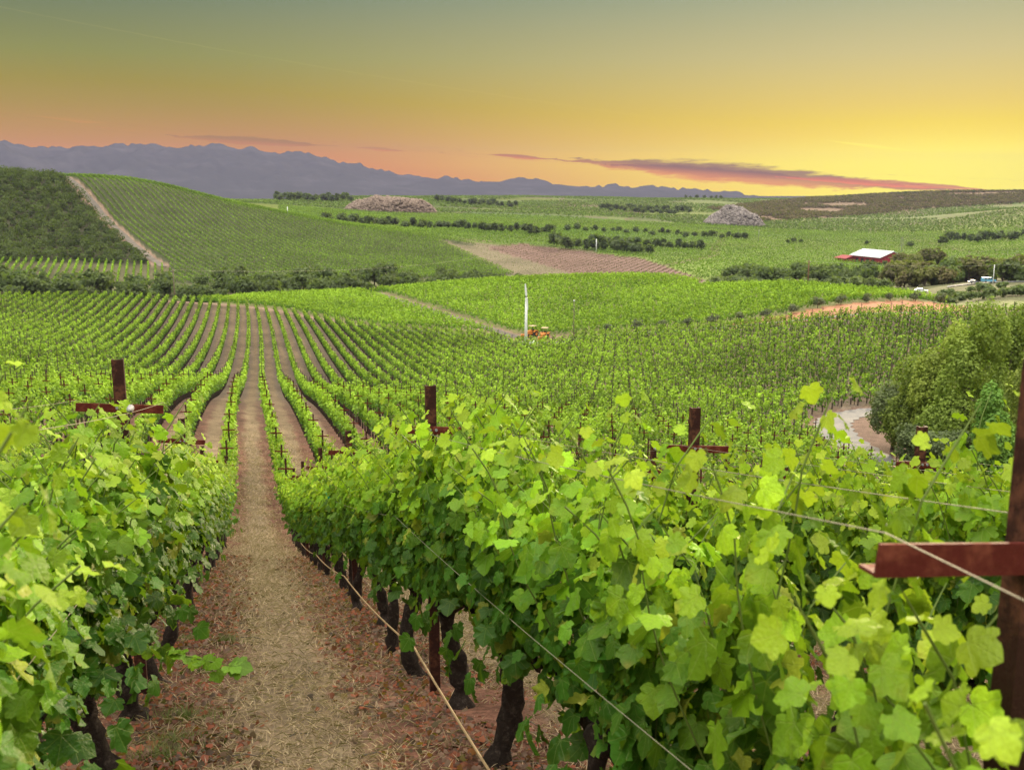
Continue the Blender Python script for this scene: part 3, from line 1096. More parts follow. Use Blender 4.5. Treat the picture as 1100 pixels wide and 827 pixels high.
# ------------------------------------------------------------------ all vine places of the near block
def vine_places():
    ks = np.arange(-40, 120)
    js = np.arange(-3, 210)
    K, J = np.meshgrid(ks, js, indexing='ij')
    y = POST0 + (J + 0.5) * VINE
    x = ROW0 + K * GAP + row_shift(y)
    K, J, x, y = K.ravel(), J.ravel(), x.ravel(), y.ravel()
    z = H(x, y)
    ok = region(x, y) == 1
    px, py, dep = project(x, y, z + 1.4)
    nearby = (np.hypot(x, y) < 13) & (dep > 0.6) & (K > -4) & (K < 6)
    ok &= ((dep > 0.6) & (px > -60) & (px < 1160)) | nearby
    # keep those near the frame for the individual vines; leave out what stands below it
    _, pyt, _ = project(x, y, z + 2.4)
    ok &= (pyt < 900) | (nearby & (J >= 0))
    return K[ok], J[ok], x[ok], y[ok], z[ok], px[ok]


K_, J_, X_, Y_, Z_, PX_ = vine_places()
D_ = np.hypot(X_, Y_)


def hidden_low(x, y, z):
    """true where nearer rows cover the vine (line of sight to its top dips under their canopy)"""
    hid = np.zeros(len(x), bool)
    for t in np.linspace(0.3, 0.93, 24):
        sx, sy, sz = x * t, y * t, (z + 2.45) * t
        d = row_phase(sx, sy)
        hid |= (d < 0.36) & (sz < H(sx, sy) + 2.25)
    return hid


HID = hidden_low(X_, Y_, Z_)
score = D_ + np.where(HID, 22, 0)
order = np.argsort(score)
NV = 298
IND = order[:NV]
REST = order[NV:]


def build_near_vines():
    lib = {}
    for sl in (0.10, 0.28):
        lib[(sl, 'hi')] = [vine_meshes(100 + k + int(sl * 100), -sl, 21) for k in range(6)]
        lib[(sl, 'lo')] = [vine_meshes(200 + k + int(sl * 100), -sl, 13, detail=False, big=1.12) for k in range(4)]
    for n, i in enumerate(IND):
        k, j, x, y, z = int(K_[i]), int(J_[i]), float(X_[i]), float(Y_[i]), float(Z_[i])
        sl = 0.28 if 5.5 < y < 37 else 0.10
        hi = D_[i] < 26
        tr, fo, sh = random.choice(lib[(sl, 'hi' if hi else 'lo')])
        r = empty('grapevine', (x + random.uniform(-0.05, 0.05), y + random.uniform(-0.1, 0.1), z), 0.0)
        if random.random() < 0.5:
            r.scale = (-1, 1, 1)
        s = random.uniform(0.94, 1.07) if D_[i] > 14 else (random.uniform(1.01, 1.10) if k >= 0 else random.uniform(0.92, 1.0))
        r.scale = (r.scale[0] * random.uniform(0.9, 1.1), 1.0, s)
        bay, pos = j // 4, j % 4
        if j < 0:
            lab = f"leafy grapevine nearest the camera, {ORD[-j]} before the first post, {row_words(k)}"
        else:
            lab = f"leafy grapevine, {ORD[pos + 1]} beyond the {ORD[bay + 1]} rusty post in the {row_words(k)}"
        tag(r, lab, 'grapevine', 'grapevines in the trellised rows')
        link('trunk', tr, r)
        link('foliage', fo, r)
        if sh is not None:
            link('shoots', sh, r)


build_near_vines()


def stray_cane():
    # one low cane of the left row that reaches out over the path
    host = [o for o in COL.objects if o.get('label', '').startswith('leafy grapevine, fourth beyond the first rusty post in the first row left')][0]
    rng = np.random.default_rng(12)
    sx = 1.0 / host.scale.x
    pts = [((0.05 + 0.075 * i) * sx, -0.05 - 0.10 * i, 0.62 + 0.022 * i) for i in range(10)]
    P = np.array([p for p in pts[1:] for _ in range(2)]) + rng.normal(0, 0.03, (18, 3))
    N = np.array((0.0, -0.3, 1.0)) + rng.normal(0, 0.4, (18, 3))
    V, Fc, L = leaves(P, N, rng.normal(0, 0.6, (18, 3)) + np.array((0.8 * sx, -0.5, -0.2)), rng.uniform(0.07, 0.14, 18), LEAF, LEAF_F, rng)
    C = np.repeat((GREEN + LIME * 0.25) * rng.uniform(0.7, 1.2, (18, 1)), len(LEAF), 0)
    c = MB().tube(pts, [0.005] * 9 + [0.002], 5).build('stray_cane', M['shoot'], host)
    link('leaves', np_mesh('leaves', V, Fc, M['leaf'], C, lv=L), c)


stray_cane()


# ------------------------------------------------------------------ masses of far vines (leaf-sized faces in row-shaped clumps)
def quad_cloud(P, N, size, rng, aspect=1.0):
    n = len(P)
    N = unit(N)
    up = np.tile(np.array((0.0, 0.0, 1.0)), (n, 1)) + rng.normal(0, 0.35, (n, 3))
    A = unit(np.cross(N, up))
    B = np.cross(N, A)
    th = rng.uniform(0, math.pi, n)[:, None]
    A, B = A * np.cos(th) + B * np.sin(th), -A * np.sin(th) + B * np.cos(th)
    s = size[:, None] * 0.5
    j = rng.uniform(0.6, 1.1, (n, 4, 1))
    V = np.stack([P - A * s * 1.1 * j[:, 0], P + B * s * j[:, 1] * aspect, P + A * s * 1.1 * j[:, 2], P - B * s * j[:, 3] * aspect], 1)
    V[:, 1] += N * s * 0.25
    V[:, 3] += N * s * 0.25
    Fq = np.arange(n * 4).reshape(n, 4)
    return V.reshape(-1, 3), Fq


def vine_mass(name, x, y, z, ydir, per, size, rng, length, lo=0.62, top=2.15, half=0.37, trunks=True, green=np.array((0.055, 0.135, 0.018)), lime=np.array((0.25, 0.40, 0.03)), extra=None, jit=0.25, posts=None, mat=None):
    """x,y,z bases (n,), ydir unit row direction (2,), per = faces per plant"""
    n = len(x)
    per = np.asarray(per) if not np.isscalar(per) else np.full(n, per)
    size = np.asarray(size) if not np.isscalar(size) else np.full(n, size)
    idx = np.repeat(np.arange(n), per)
    m = len(idx)
    tone = (rng.normal(0, 0.12, n) + 0.34 * (vnoise(x / 14, y / 14, 71) - 0.5) + 0.22 * (vnoise(x / 45, y / 45, 72) - 0.5))[idx]
    hgt = rng.uniform(0.88, 1.1, n)[idx]
    nsh = 6
    sid = rng.integers(0, nsh, m)
    shl = (rng.random((n, nsh)) - 0.5)[idx, sid]
    sht = rng.uniform(0.82, 1.12, (n, nsh))[idx, sid]
    f = rng.beta(1.25, 1.0, m)
    zz = lo + (top * hgt * sht - lo) * f
    w = half * (0.55 + 0.6 * np.sin(np.clip(f * 1.15, 0, 1) * math.pi) ** 0.7)
    sha = rng.uniform(-0.8, 0.8, (n, nsh))[idx, sid] * f
    a = (sha + rng.normal(0, 0.3, m)).clip(-1.1, 1.1) * w
    l = (shl + rng.normal(0, 0.07 + 0.05 * (1 - f), m)) * length
    dx, dy = ydir
    bx, by = x[idx] + a * dy + l * dx, y[idx] - a * dx + l * dy
    gz = z[idx] + (H(bx, by) - z[idx])
    P = np.stack([bx, by, gz + zz], 1)
    N = np.stack([np.sign(a) * dy * 0.8, -np.sign(a) * dx * 0.8, 0.3 + 0.6 * f], 1) + rng.normal(0, 0.5, (m, 3))
    V, Q = quad_cloud(P, N, size[idx] * rng.uniform(0.7, 1.3, m), rng)
    h = np.clip(smooth01(f, 0.25, 0.95) + rng.normal(0, 0.15, m) - 0.05 + tone, 0, 1)[:, None]  # lower faces darker, tops brighter: row self-shadow put into the colour
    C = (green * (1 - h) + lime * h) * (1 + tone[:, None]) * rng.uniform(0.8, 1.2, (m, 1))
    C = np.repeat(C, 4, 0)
    mi = np.zeros(len(Q), int)
    VV, QQ, CC, MI = [V], [Q], [C], [mi]
    base = len(V)
    sticks = []
    if trunks:
        sticks.append((x, y, z - 0.1, np.full(n, 0.95), np.full(n, 0.06)))
    if posts is not None and len(posts[0]):
        pxx, pyy, pzz = posts
        sticks.append((pxx, pyy, pzz - 0.1, np.full(len(pxx), 2.85), np.full(len(pxx), 0.035)))
        sticks.append(('arm', pxx, pyy, pzz))
    for st in sticks:
        if isinstance(st[0], str):
            _, ax, ay, azz = st
            c = np.stack([ax, ay, azz + 2.33], 1)
            hx, hy, hz = 0.30, 0.02, 0.025
        else:
            ax, ay, a0, hh, rd = st
            c = np.stack([ax, ay, a0 + hh / 2], 1)
            hx, hy, hz = rd[0], rd[0], hh[0] / 2
        off = np.array([(-hx, -hy, -hz), (hx, -hy, -hz), (hx, hy, -hz), (-hx, hy, -hz), (-hx, -hy, hz), (hx, -hy, hz), (hx, hy, hz), (-hx, hy, hz)])
        bv = (c[:, None, :] + off[None]).reshape(-1, 3)
        fb = np.array([(0, 1, 5, 4), (1, 2, 6, 5), (2, 3, 7, 6), (3, 0, 4, 7), (4, 5, 6, 7)])
        bf = (fb[None] + (np.arange(len(c)) * 8)[:, None, None]).reshape(-1, 4) + base
        VV.append(bv)
        QQ.append(bf)
        CC.append(np.tile((0.05, 0.035, 0.03), (len(bv), 1)))
        MI.append(np.full(len(bf), 1))
        base += len(bv)
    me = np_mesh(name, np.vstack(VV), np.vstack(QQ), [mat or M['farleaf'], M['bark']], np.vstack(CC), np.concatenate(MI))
    return me


# ------------------------------------------------------------------ trellis posts
def post_places():
    ks = np.arange(-40, 120)
    bs = np.arange(0, 52)
    K, B = np.meshgrid(ks, bs, indexing='ij')
    y = POST0 + B * 4 * VINE
    x = ROW0 + K * GAP + row_shift(y)
    K, B, x, y = K.ravel(), B.ravel(), x.ravel(), y.ravel()
    z = H(x, y)
    px, py, dep = project(x, y, z + 2.4)
    ok = (region(x, y) == 1) & (dep > 0.5) & (px > -40) & (px < 1150) & (py < 860)
    return K[ok], B[ok], x[ok], y[ok], z[ok]


PK_, PB_, PX2, PY2, PZ2 = post_places()
pd = np.hypot(PX2, PY2) + np.where(hidden_low(PX2, PY2, PZ2 + 0.35), 60, 0)
po = np.argsort(pd)
PIND, PREST = po[:290], po[290:]


def build_posts():
    def post_mesh(h, w=0.042):
        t = 0.010
        mb = MB()
        # flanged channel: web, two returns, lips
        out = [(-w, -0.03), (w, -0.03), (w, 0.03), (w - t, 0.03), (w - t, -0.03 + t), (-w + t, -0.03 + t), (-w + t, 0.03), (-w, 0.03)]
        mb.prism(out, 'z', -0.3, h)
        o = mb.build('post', M['rust'], bevel=0.003)
        me = o.data
        bpy.data.objects.remove(o)
        return me

    def arm_mesh(hl=0.305):
        mb = MB()
        out = [(-0.055, -0.032), (-0.0, -0.032), (-0.0, -0.025), (-0.047, -0.025), (-0.047, 0.032), (-0.055, 0.032)]
        mb.prism(out, 'x', -hl, hl)
        o = mb.build('crossarm', M['rust2'], bevel=0.002)
        me = o.data
        bpy.data.objects.remove(o)
        return me

    def bolt_mesh():
        mb = MB()
        mb.tube([(0, -0.066, 0.005), (0, -0.05, 0.005)], 0.012, 6)
        o = mb.build('bolt', M['clip'])
        me = o.data
        bpy.data.objects.remove(o)
        return me
    pm, am, bm_ = [post_mesh(2.72 + d) for d in (0, 0.06, -0.05)], arm_mesh(), bolt_mesh()
    pn, an = post_mesh(2.74, 0.032), arm_mesh(0.385)
    for i in PIND:
        k, b, x, y, z = int(PK_[i]), int(PB_[i]), float(PX2[i]), float(PY2[i]), float(PZ2[i])
        r = empty('trellis_post', (x, y, z), random.uniform(-0.06, 0.06))
        r.rotation_euler = (0, 0, 0) if y < 8 else (random.uniform(-0.02, 0.02), random.uniform(-0.02, 0.02), random.uniform(-0.06, 0.06))
        lab = f"rusty steel trellis post with crossarm, {ORD[b + 1]} post along the {row_words(k)}"
        tag(r, lab, 'trellis post', 'rusty trellis posts in the vine rows')
        near = b == 0 and k == 0
        link('post', pn if near else random.choice(pm), r)
        a = link('crossarm', an if near else am, r, (0, -0.012 if not near else 0.002, 2.36))
        a.rotation_euler = (0, R(5), 0)
        if near:
            r.location.x += 0.034
        if y < 16:
            for sx in (-0.02, 0.03):
                link('bolt', bm_, a, (sx, 0, 0))


build_posts()


def build_rest_vines():
    rng = np.random.default_rng(5)
    i = REST
    d = D_[i]
    per = np.where(d < 75, 150, np.where(d < 120, 90, 48))
    size = np.where(d < 75, 0.20, np.where(d < 120, 0.25, 0.34))
    me = vine_mass('vine_rows', X_[i], Y_[i], Z_[i], (0.0, 1.0), per, size, rng, VINE, posts=(PX2[PREST], PY2[PREST], PZ2[PREST]))
    o = link('vine_rows', me)
    tag(o, 'green trellised vine rows covering the slope beyond the foreground down to the lane', 'vineyard', kind='stuff')


build_rest_vines()


def row_grid(dirxy, gap, step, bbox, jitter=0.1, seed=1):
    """points of parallel rows over a bounding box in world x,y"""
    rng = np.random.default_rng(seed)
    dx, dy = dirxy
    x0, x1, y0, y1 = bbox
    cx, cy = (x0 + x1) / 2, (y0 + y1) / 2
    rad = math.hypot(x1 - x0, y1 - y0) / 2
    a = np.arange(-rad, rad, gap)
    b = np.arange(-rad, rad, step)
    A, B = np.meshgrid(a, b, indexing='ij')
    A = A + rng.normal(0, jitter * 0.3, A.shape)
    B = B + rng.normal(0, jitter, B.shape)
    x = cx + A * dy + B * dx
    y = cy - A * dx + B * dy
    ok = (x > x0) & (x < x1) & (y > y0) & (y < y1)
    return x[ok], y[ok]


def in_view(x, y, margin=70):
    px, py, dep = project(x, y, H(x, y) + 1.5)
    return (dep > 5) & (px > -margin) & (px < 1100 + margin)


def field(name, code, dirxy, gap, step, bbox, per, size, label, seed, half=0.45, top=2.2, lo=0.5, green=GREEN, lime=LIME, rmin=0, rmax=1e9, thin=None, trunks=False):
    x, y = row_grid(dirxy, gap, step, bbox, 0.12, seed)
    ok = in_view(x, y)
    x, y = x[ok], y[ok]
    r = np.hypot(x, y)
    reg = region(x, y)
    ok = np.isin(reg, code) & (r > rmin) & (r < rmax)
    x, y, r = x[ok], y[ok], r[ok]
    if thin is not None:
        ok = thin(x, y, r)
        x, y = x[ok], y[ok]
    rng = np.random.default_rng(seed)
    me = vine_mass(name, x, y, H(x, y), dirxy, per, size, rng, step, lo, top, half, trunks, green, lime)
    o = link(name, me)
    tag(o, label, 'vineyard', kind='stuff')
    return o


hd = HILLROAD[-1] - HILLROAD[0]
hd = hd / np.hypot(*hd)
MIDG, MIDL = np.array((0.09, 0.21, 0.016)), np.array((0.27, 0.43, 0.025))
field('middle_vineyard', [2], (math.cos(R(10)), -math.sin(R(10))), 2.3, 1.5, (-80, 330, 150, 370), 30, 0.42, 'bright green vineyard block behind the white wind machine and the orange tractors', 21, green=MIDG, lime=np.array((0.24, 0.38, 0.03)))
field('hill_vineyard', [3], tuple(hd), 3.8, 1.7, (-280, 280, 400, 780), 18, 0.55, 'striped vineyard covering the large left hill under the blue mountains', 22, half=0.5, green=np.array((0.06, 0.13, 0.018)), lime=np.array((0.17, 0.29, 0.03)))
field('low_vineyard', [10], (math.sin(R(-4)), math.cos(R(-4))), 2.9, 1.8, (-260, 0, 400, 500), 26, 0.5, 'bright striped vineyard strip at the foot of the dark shrubby slope', 23, half=0.5, green=np.array((0.085, 0.19, 0.02)), lime=np.array((0.24, 0.40, 0.03)))
field('bare_vineyard', [5], (math.sin(R(34)), math.cos(R(34))), 4.2, 2.2, (0, 330, 330, 800), 10, 0.5, 'purplish brown field of young vine rows in the valley behind the green block', 24, half=0.4, top=1.2, lo=0.1,
      green=np.array((0.09, 0.05, 0.045)), lime=np.array((0.15, 0.085, 0.075)))
field('pale_vineyard', [6], (math.sin(R(34)), math.cos(R(34))), 4.2, 2.6, (0, 300, 330, 800), 5, 0.5, 'pale straw coloured field strip beside the purplish brown field', 25, half=0.4, top=1.2, lo=0.1,
      green=np.array((0.10, 0.11, 0.045)), lime=np.array((0.16, 0.165, 0.07)))
field('valley_vineyard', [8], (math.sin(R(62)), math.cos(R(62))), 3.4, 3.4, (-150, 1100, 300, 1250), 6, 0.9, 'flat green vineyards filling the valley floor round the red barn', 26, half=0.8, top=2.2, lo=0.3,
      green=np.array((0.07, 0.145, 0.02)), lime=np.array((0.16, 0.26, 0.03)), rmin=500, rmax=1250, thin=lambda x, y, r: (project(x, y, H(x, y))[0] > 300))


# ------------------------------------------------------------------ trees and shrubs
def tree_meshes(seed, h, wid, nleaf, leaf, kind='round', green=(0.05, 0.075, 0.02), light=(0.11, 0.15, 0.035), trunk=True):
    rng = np.random.default_rng(seed)
    lobes = []
    if kind == 'tall':
        n = 11
        for k in range(n):
            f = k / (n - 1)
            a = rng.uniform(0, 6.28)
            rr = wid * 0.30 * (1 - 0.55 * f) * rng.uniform(0.4, 1.1)
            lobes.append((rr * math.cos(a), rr * math.sin(a), h * (0.16 + 0.74 * f), wid * rng.uniform(0.20, 0.30) * (1.05 - 0.5 * f), h * 0.15))
    else:
        n = 8 if kind == 'round' else 6
        for k in range(n):
            a = rng.uniform(0, 6.28)
            rr = wid * rng.uniform(0.05, 0.32)
            lobes.append((rr * math.cos(a), rr * math.sin(a), h * rng.uniform(0.30 if kind == 'round' else 0.22, 0.76), wid * rng.uniform(0.18, 0.30), h * rng.uniform(0.16, 0.26)))
    w = np.array([l[3] ** 2 * l[4] for l in lobes])
    idx = rng.choice(len(lobes), nleaf, p=w / w.sum())
    L = np.array(lobes)[idx]
    d = unit(rng.normal(0, 1, (nleaf, 3)))
    q = rng.uniform(0.35, 1.0, nleaf) ** 0.45
    q *= 1 + 0.22 * (vnoise(d[:, 0] * 3 + idx * 7, d[:, 1] * 3 + d[:, 2] * 4, seed) - 0.5) * 2
    P = np.stack([L[:, 0] + d[:, 0] * q * L[:, 3], L[:, 1] + d[:, 1] * q * L[:, 3], np.maximum(L[:, 2] + d[:, 2] * q * L[:, 4], 0.03 * h)], 1)
    N = d * 0.8 + np.array((0, 0, 0.45)) + rng.normal(0, 0.45, (nleaf, 3))
    V, Q = quad_cloud(P, N, leaf * rng.uniform(0.6, 1.35, nleaf), rng)
    tone = np.array([rng.uniform(0, 1) for _ in lobes])[idx]
    k = np.clip(rng.normal(0.35, 0.22, nleaf) + 0.35 * tone, 0, 1)[:, None]
    C = np.array(green) * (1 - k) + np.array(light) * k
    crown = np_mesh('crown', V, Q, M['treeleaf'], np.repeat(C, 4, 0))
    tm = None
    if trunk:
        mb = MB()
        mb.tube([(0, 0, -0.4), (0.02 * h, 0, h * 0.2), (-0.01 * h, 0.02 * h, h * 0.45), (0, 0, h * 0.75)], [0.035 * h, 0.026 * h, 0.018 * h, 0.006 * h], 8)
        for l in lobes[:5]:
            mb.tube([(0, 0, min(h * 0.18, l[2] * 0.6)), (l[0] * 0.6, l[1] * 0.6, l[2] * 0.85), (l[0], l[1], l[2])], [0.014 * h, 0.009 * h, 0.004 * h], 6)
        o = mb.build('trunk', M['wood'], smooth=True)
        tm = o.data
        bpy.data.objects.remove(o)
    return crown, tm


def place_tree(name, meshes, loc, scale, label, cat, group=None, squash=1.0):
    crown, tr = meshes
    r = empty(name, Vector(loc) - Vector((0, 0, 1.5 if name == 'roadside_tree' else 0.0)), random.uniform(0, 6.28))
    r.scale = (scale * squash, scale * squash, scale)
    tag(r, label, cat, group)
    link('crown', crown, r)
    if tr:
        link('trunk', tr, r)
    return r


def grove():
    G0, G1 = (0.12, 0.17, 0.03), (0.30, 0.38, 0.07)
    O0, O1 = (0.15, 0.21, 0.035), (0.36, 0.46, 0.08)
    B0, B1 = (0.09, 0.19, 0.03), (0.22, 0.40, 0.07)
    D0, D1 = (0.075, 0.10, 0.045), (0.17, 0.21, 0.09)
    spec = [
        (1052, 92, 15.3, 9.5, 'tall', O0, O1, 'tallest olive green tree of the grove by the bend in the gravel road'),
        (1022, 96, 13.4, 8.0, 'tall', O0, O1, 'tall olive green tree left of the tallest one in the roadside grove'),
        (1000, 99, 10.8, 7.0, 'round', G0, G1, 'round mid green tree on the road side of the grove'),
        (972, 101, 7.2, 6.6, 'round', D0, D1, 'low grey green bush at the grove corner nearest the road bend'),
        (1075, 83, 8.8, 6.0, 'tall', B0, B1, 'bright green pointed tree in front of the taller grove trees'),
        (1092, 80, 6.8, 5.5, 'round', B0, B1, 'bright green leafy bush beside the big rusty post, foot of the grove'),
        (1095, 96, 15.0, 8.5, 'tall', G0, G1, 'tall green tree partly behind the big rusty post in the grove'),
        (1030, 86, 5.6, 5.4, 'round', D0, D1, 'low dark bush beneath the olive green trees of the grove'),
        (1000, 91, 4.6, 5.0, 'round', D0, D1, 'small dark roadside bush in front of the grove'),
        (1130, 88, 12.0, 8.0, 'tall', G0, G1, 'green grove tree at the right edge of the picture'),
    ]
    for n, (px, r, h, w, kd, g0, g1, lab) in enumerate(spec):
        p = at_r(px, r)
        h, w = h * 0.96, w * 0.92
        ms = tree_meshes(300 + n, h, w, int(1500 * h), 0.25, kd, g0, g1)
        place_tree('tree' if h > 7.5 else 'bush', ms, p, 1.0, lab, 'tree' if h > 7.5 else 'bush', 'grove by the gravel road')


grove()

DG, DL = (0.055, 0.08, 0.032), (0.13, 0.17, 0.065)
LIB_T = [tree_meshes(400 + k, 6.0, 6.5, 420, 0.85, 'round', DG, DL) for k in range(6)]
LIB_B = [tree_meshes(430 + k, 3.0, 4.6, 220, 0.75, 'low', (0.075, 0.105, 0.04), (0.16, 0.20, 0.08), trunk=False) for k in range(5)]
LIB_O = [tree_meshes(450 + k, 2.4, 3.0, 420, 0.34, 'round', (0.085, 0.10, 0.06), (0.17, 0.19, 0.12)) for k in range(3)]
LIB_R = [tree_meshes(490 + k, 6.0, 6.0, 460, 0.8, 'low', c0, c1) for k, (c0, c1) in enumerate((((0.085, 0.07, 0.033), (0.18, 0.15, 0.065)), ((0.085, 0.085, 0.03), (0.19, 0.19, 0.065)), ((0.06, 0.09, 0.03), (0.14, 0.19, 0.06)), ((0.07, 0.065, 0.032), (0.15, 0.135, 0.06))))]  # brown-olive crowns, with the warm sun flare painted into the brown tints
LIB_F = [tree_meshes(470 + k, 7.0, 8.5, 150, 1.9, 'round', (0.04, 0.06, 0.028), (0.09, 0.12, 0.05), trunk=False) for k in range(4)]


def valley_belt():
    """scrub belt in the dip between the near hill and the left hill"""
    n = 0
    for px in np.arange(-25, 575, 5.2):
        top = np.interp(px, [0, 130, 190, 240, 300, 340, 415, 440, 470, 500, 545, 575], [7.0, 5.6, 5.2, 6.2, 6.6, 7.0, 8.0, 6.0, 5.5, 6.0, 4.0, 3.0])
        q = px + random.uniform(-4, 4)
        r = np.interp(px, [0, 268, 400, 560], [392, 402, 418, 440]) + random.uniform(-22, 16)
        s = top / 6.0 * random.uniform(1.0, 1.75)
        p = at_r(q, r)
        place_tree('scrub_tree', random.choice(LIB_T), p, s, 'dark green scrubby tree in the belt between the near vineyard and the left hill', 'tree', 'scrub belt below the left hill')
        n += 1
    for px in np.arange(-20, 570, 8.5):
        r = np.interp(px, [0, 268, 400, 560], [376, 388, 400, 420]) + random.uniform(-14, 10)
        p = at_r(px + random.uniform(-5, 5), r)
        place_tree('scrub_bush', random.choice(LIB_B), p, random.uniform(0.7, 1.3), 'low grey green bush along the near edge of the scrub belt below the left hill', 'bush', 'bushes at the edge of the scrub belt')
    # the tall round tree that stands over the belt
    place_tree('round_tree', LIB_T[0], at_r(415, 424), 1.5, 'tallest dark round tree rising from the scrub belt below the left hill', 'tree')


valley_belt()


def thicket():
    """dark chaparral on the left hillside: reads as one mass"""
    rng = np.random.default_rng(77)
    x = rng.uniform(-330, 0, 26000)
    y = rng.uniform(380, 800, 26000)
    ok = in_view(x, y, 60) & (region(x, y) == 4)
    x, y = x[ok], y[ok]
    # thin to a minimum spacing
    keep, cell = [], {}
    for i in range(len(x)):
        key = (int(x[i] // 4.4), int(y[i] // 4.4))
        if key in cell:
            continue
        cell[key] = 1
        keep.append(i)
    x, y = x[keep], y[keep]
    n = len(x)
    h = rng.uniform(1.6, 6.6, n) * (0.7 + 0.6 * vnoise(x / 22, y / 22, 9))
    per = 90
    idx = np.repeat(np.arange(n), per)
    m = len(idx)
    d = unit(rng.normal(0, 1, (m, 3)))
    d[:, 2] = np.abs(d[:, 2]) * 0.95 - 0.15
    q = rng.uniform(0.5, 1.05, m) ** 0.5
    hh = h[idx]
    P = np.stack([x[idx] + d[:, 0] * q * hh * 0.62, y[idx] + d[:, 1] * q * hh * 0.62, H(x, y)[idx] + hh * 0.25 + d[:, 2] * q * hh * 0.72], 1)
    V, Q = quad_cloud(P, d + np.array((0, 0, 0.4)) + rng.normal(0, 0.4, (m, 3)), rng.uniform(0.55, 1.1, m), rng)
    tone = rng.uniform(0, 1, n)[idx][:, None]
    C = (np.array((0.014, 0.024, 0.010)) * (1 - tone) + np.array((0.08, 0.11, 0.036)) * tone) * rng.uniform(0.75, 1.25, (m, 1))
    o = link('hillside_thicket', np_mesh('hillside_thicket', V, Q, M['farleaf'], np.repeat(C, 4, 0)))
    tag(o, 'dark green chaparral thicket covering the left slope beside the dirt track', 'thicket', kind='stuff')


thicket()


def far_rows():
    rng = np.random.default_rng(79)
    x, y = row_grid((math.sin(R(70)), math.cos(R(70))), 9.0, 7.0, (-900, 2200, 900, 2700), 2.0, 80)
    ok = in_view(x, y, 20)
    x, y = x[ok], y[ok]
    r = np.hypot(x, y)
    ok = (region(x, y) == 8) & (r > 1250) & (r < 2700) & (vnoise(x / 120, y / 70, 81) > 0.35)
    x, y = x[ok], y[ok]
    me = vine_mass('distant_vineyard', x, y, H(x, y), (math.sin(R(70)), math.cos(R(70))), 6, 2.0, rng, 7.0, 0.3, 2.2, 1.2, False, np.array((0.05, 0.09, 0.02)), np.array((0.13, 0.20, 0.04)))
    o = link('distant_vineyard', me)
    tag(o, 'hazy green vineyards on the low hills along the horizon below the mountains', 'vineyard', kind='stuff')


far_rows()


def ridge_scrub():
    rng = np.random.default_rng(78)
    x = rng.uniform(300, 2300, 60000)
    y = rng.uniform(1200, 2700, 60000)
    ok = in_view(x, y, 30) & (region(x, y) == 11)
    x, y = x[ok], y[ok]
    k = vnoise(x / 60, y / 60, 13) > 0.28
    x, y = x[k], y[k]
    n = len(x)
    per = 14
    h = rng.uniform(3.0, 8.0, n)
    idx = np.repeat(np.arange(n), per)
    m = len(idx)
    d = unit(rng.normal(0, 1, (m, 3)))
    d[:, 2] = np.abs(d[:, 2]) * 0.95 - 0.15
    hh = h[idx]
    P = np.stack([x[idx] + d[:, 0] * hh * 0.75, y[idx] + d[:, 1] * hh * 0.75, H(x, y)[idx] + hh * 0.2 + d[:, 2] * hh * 0.6], 1)
    V, Q = quad_cloud(P, d + np.array((0, 0, 0.4)) + rng.normal(0, 0.4, (m, 3)), rng.uniform(2.0, 4.0, m), rng)
    tone = rng.uniform(0, 1, n)[idx][:, None]
    C = (np.array((0.06, 0.042, 0.024)) * (1 - tone) + np.array((0.13, 0.092, 0.048)) * tone) * rng.uniform(0.75, 1.25, (m, 1))
    o = link('ridge_scrub', np_mesh('ridge_scrub', V, Q, M['farleaf'], np.repeat(C, 4, 0)))
    tag(o, 'brown scrub covering the long skyline ridge under the sunset glow', 'scrub', kind='stuff')


ridge_scrub()


def olives():
    pts = [(655, 357), (685, 358), (712, 356), (741, 354), (768, 352), (797, 349), (825, 344), (852, 338), (905, 324), (932, 321), (958, 322), (985, 325), (1012, 329), (880, 330)]
    w = ['beside the pole', 'in line from the pole']
    pts.sort()
    for i, (a, b) in enumerate(pts):
        rr = float(np.interp(a, LOWB_X, LOWB_R)) + 0.3
        p = at_r(a, rr)
        place_tree('olive_bush', random.choice(LIB_O), p, random.uniform(1.0, 1.4), f"round grey olive bush, {ORD[i + 1]} along the lane counted from the grey pole", 'bush', 'grey olive bushes along the lane')


olives()


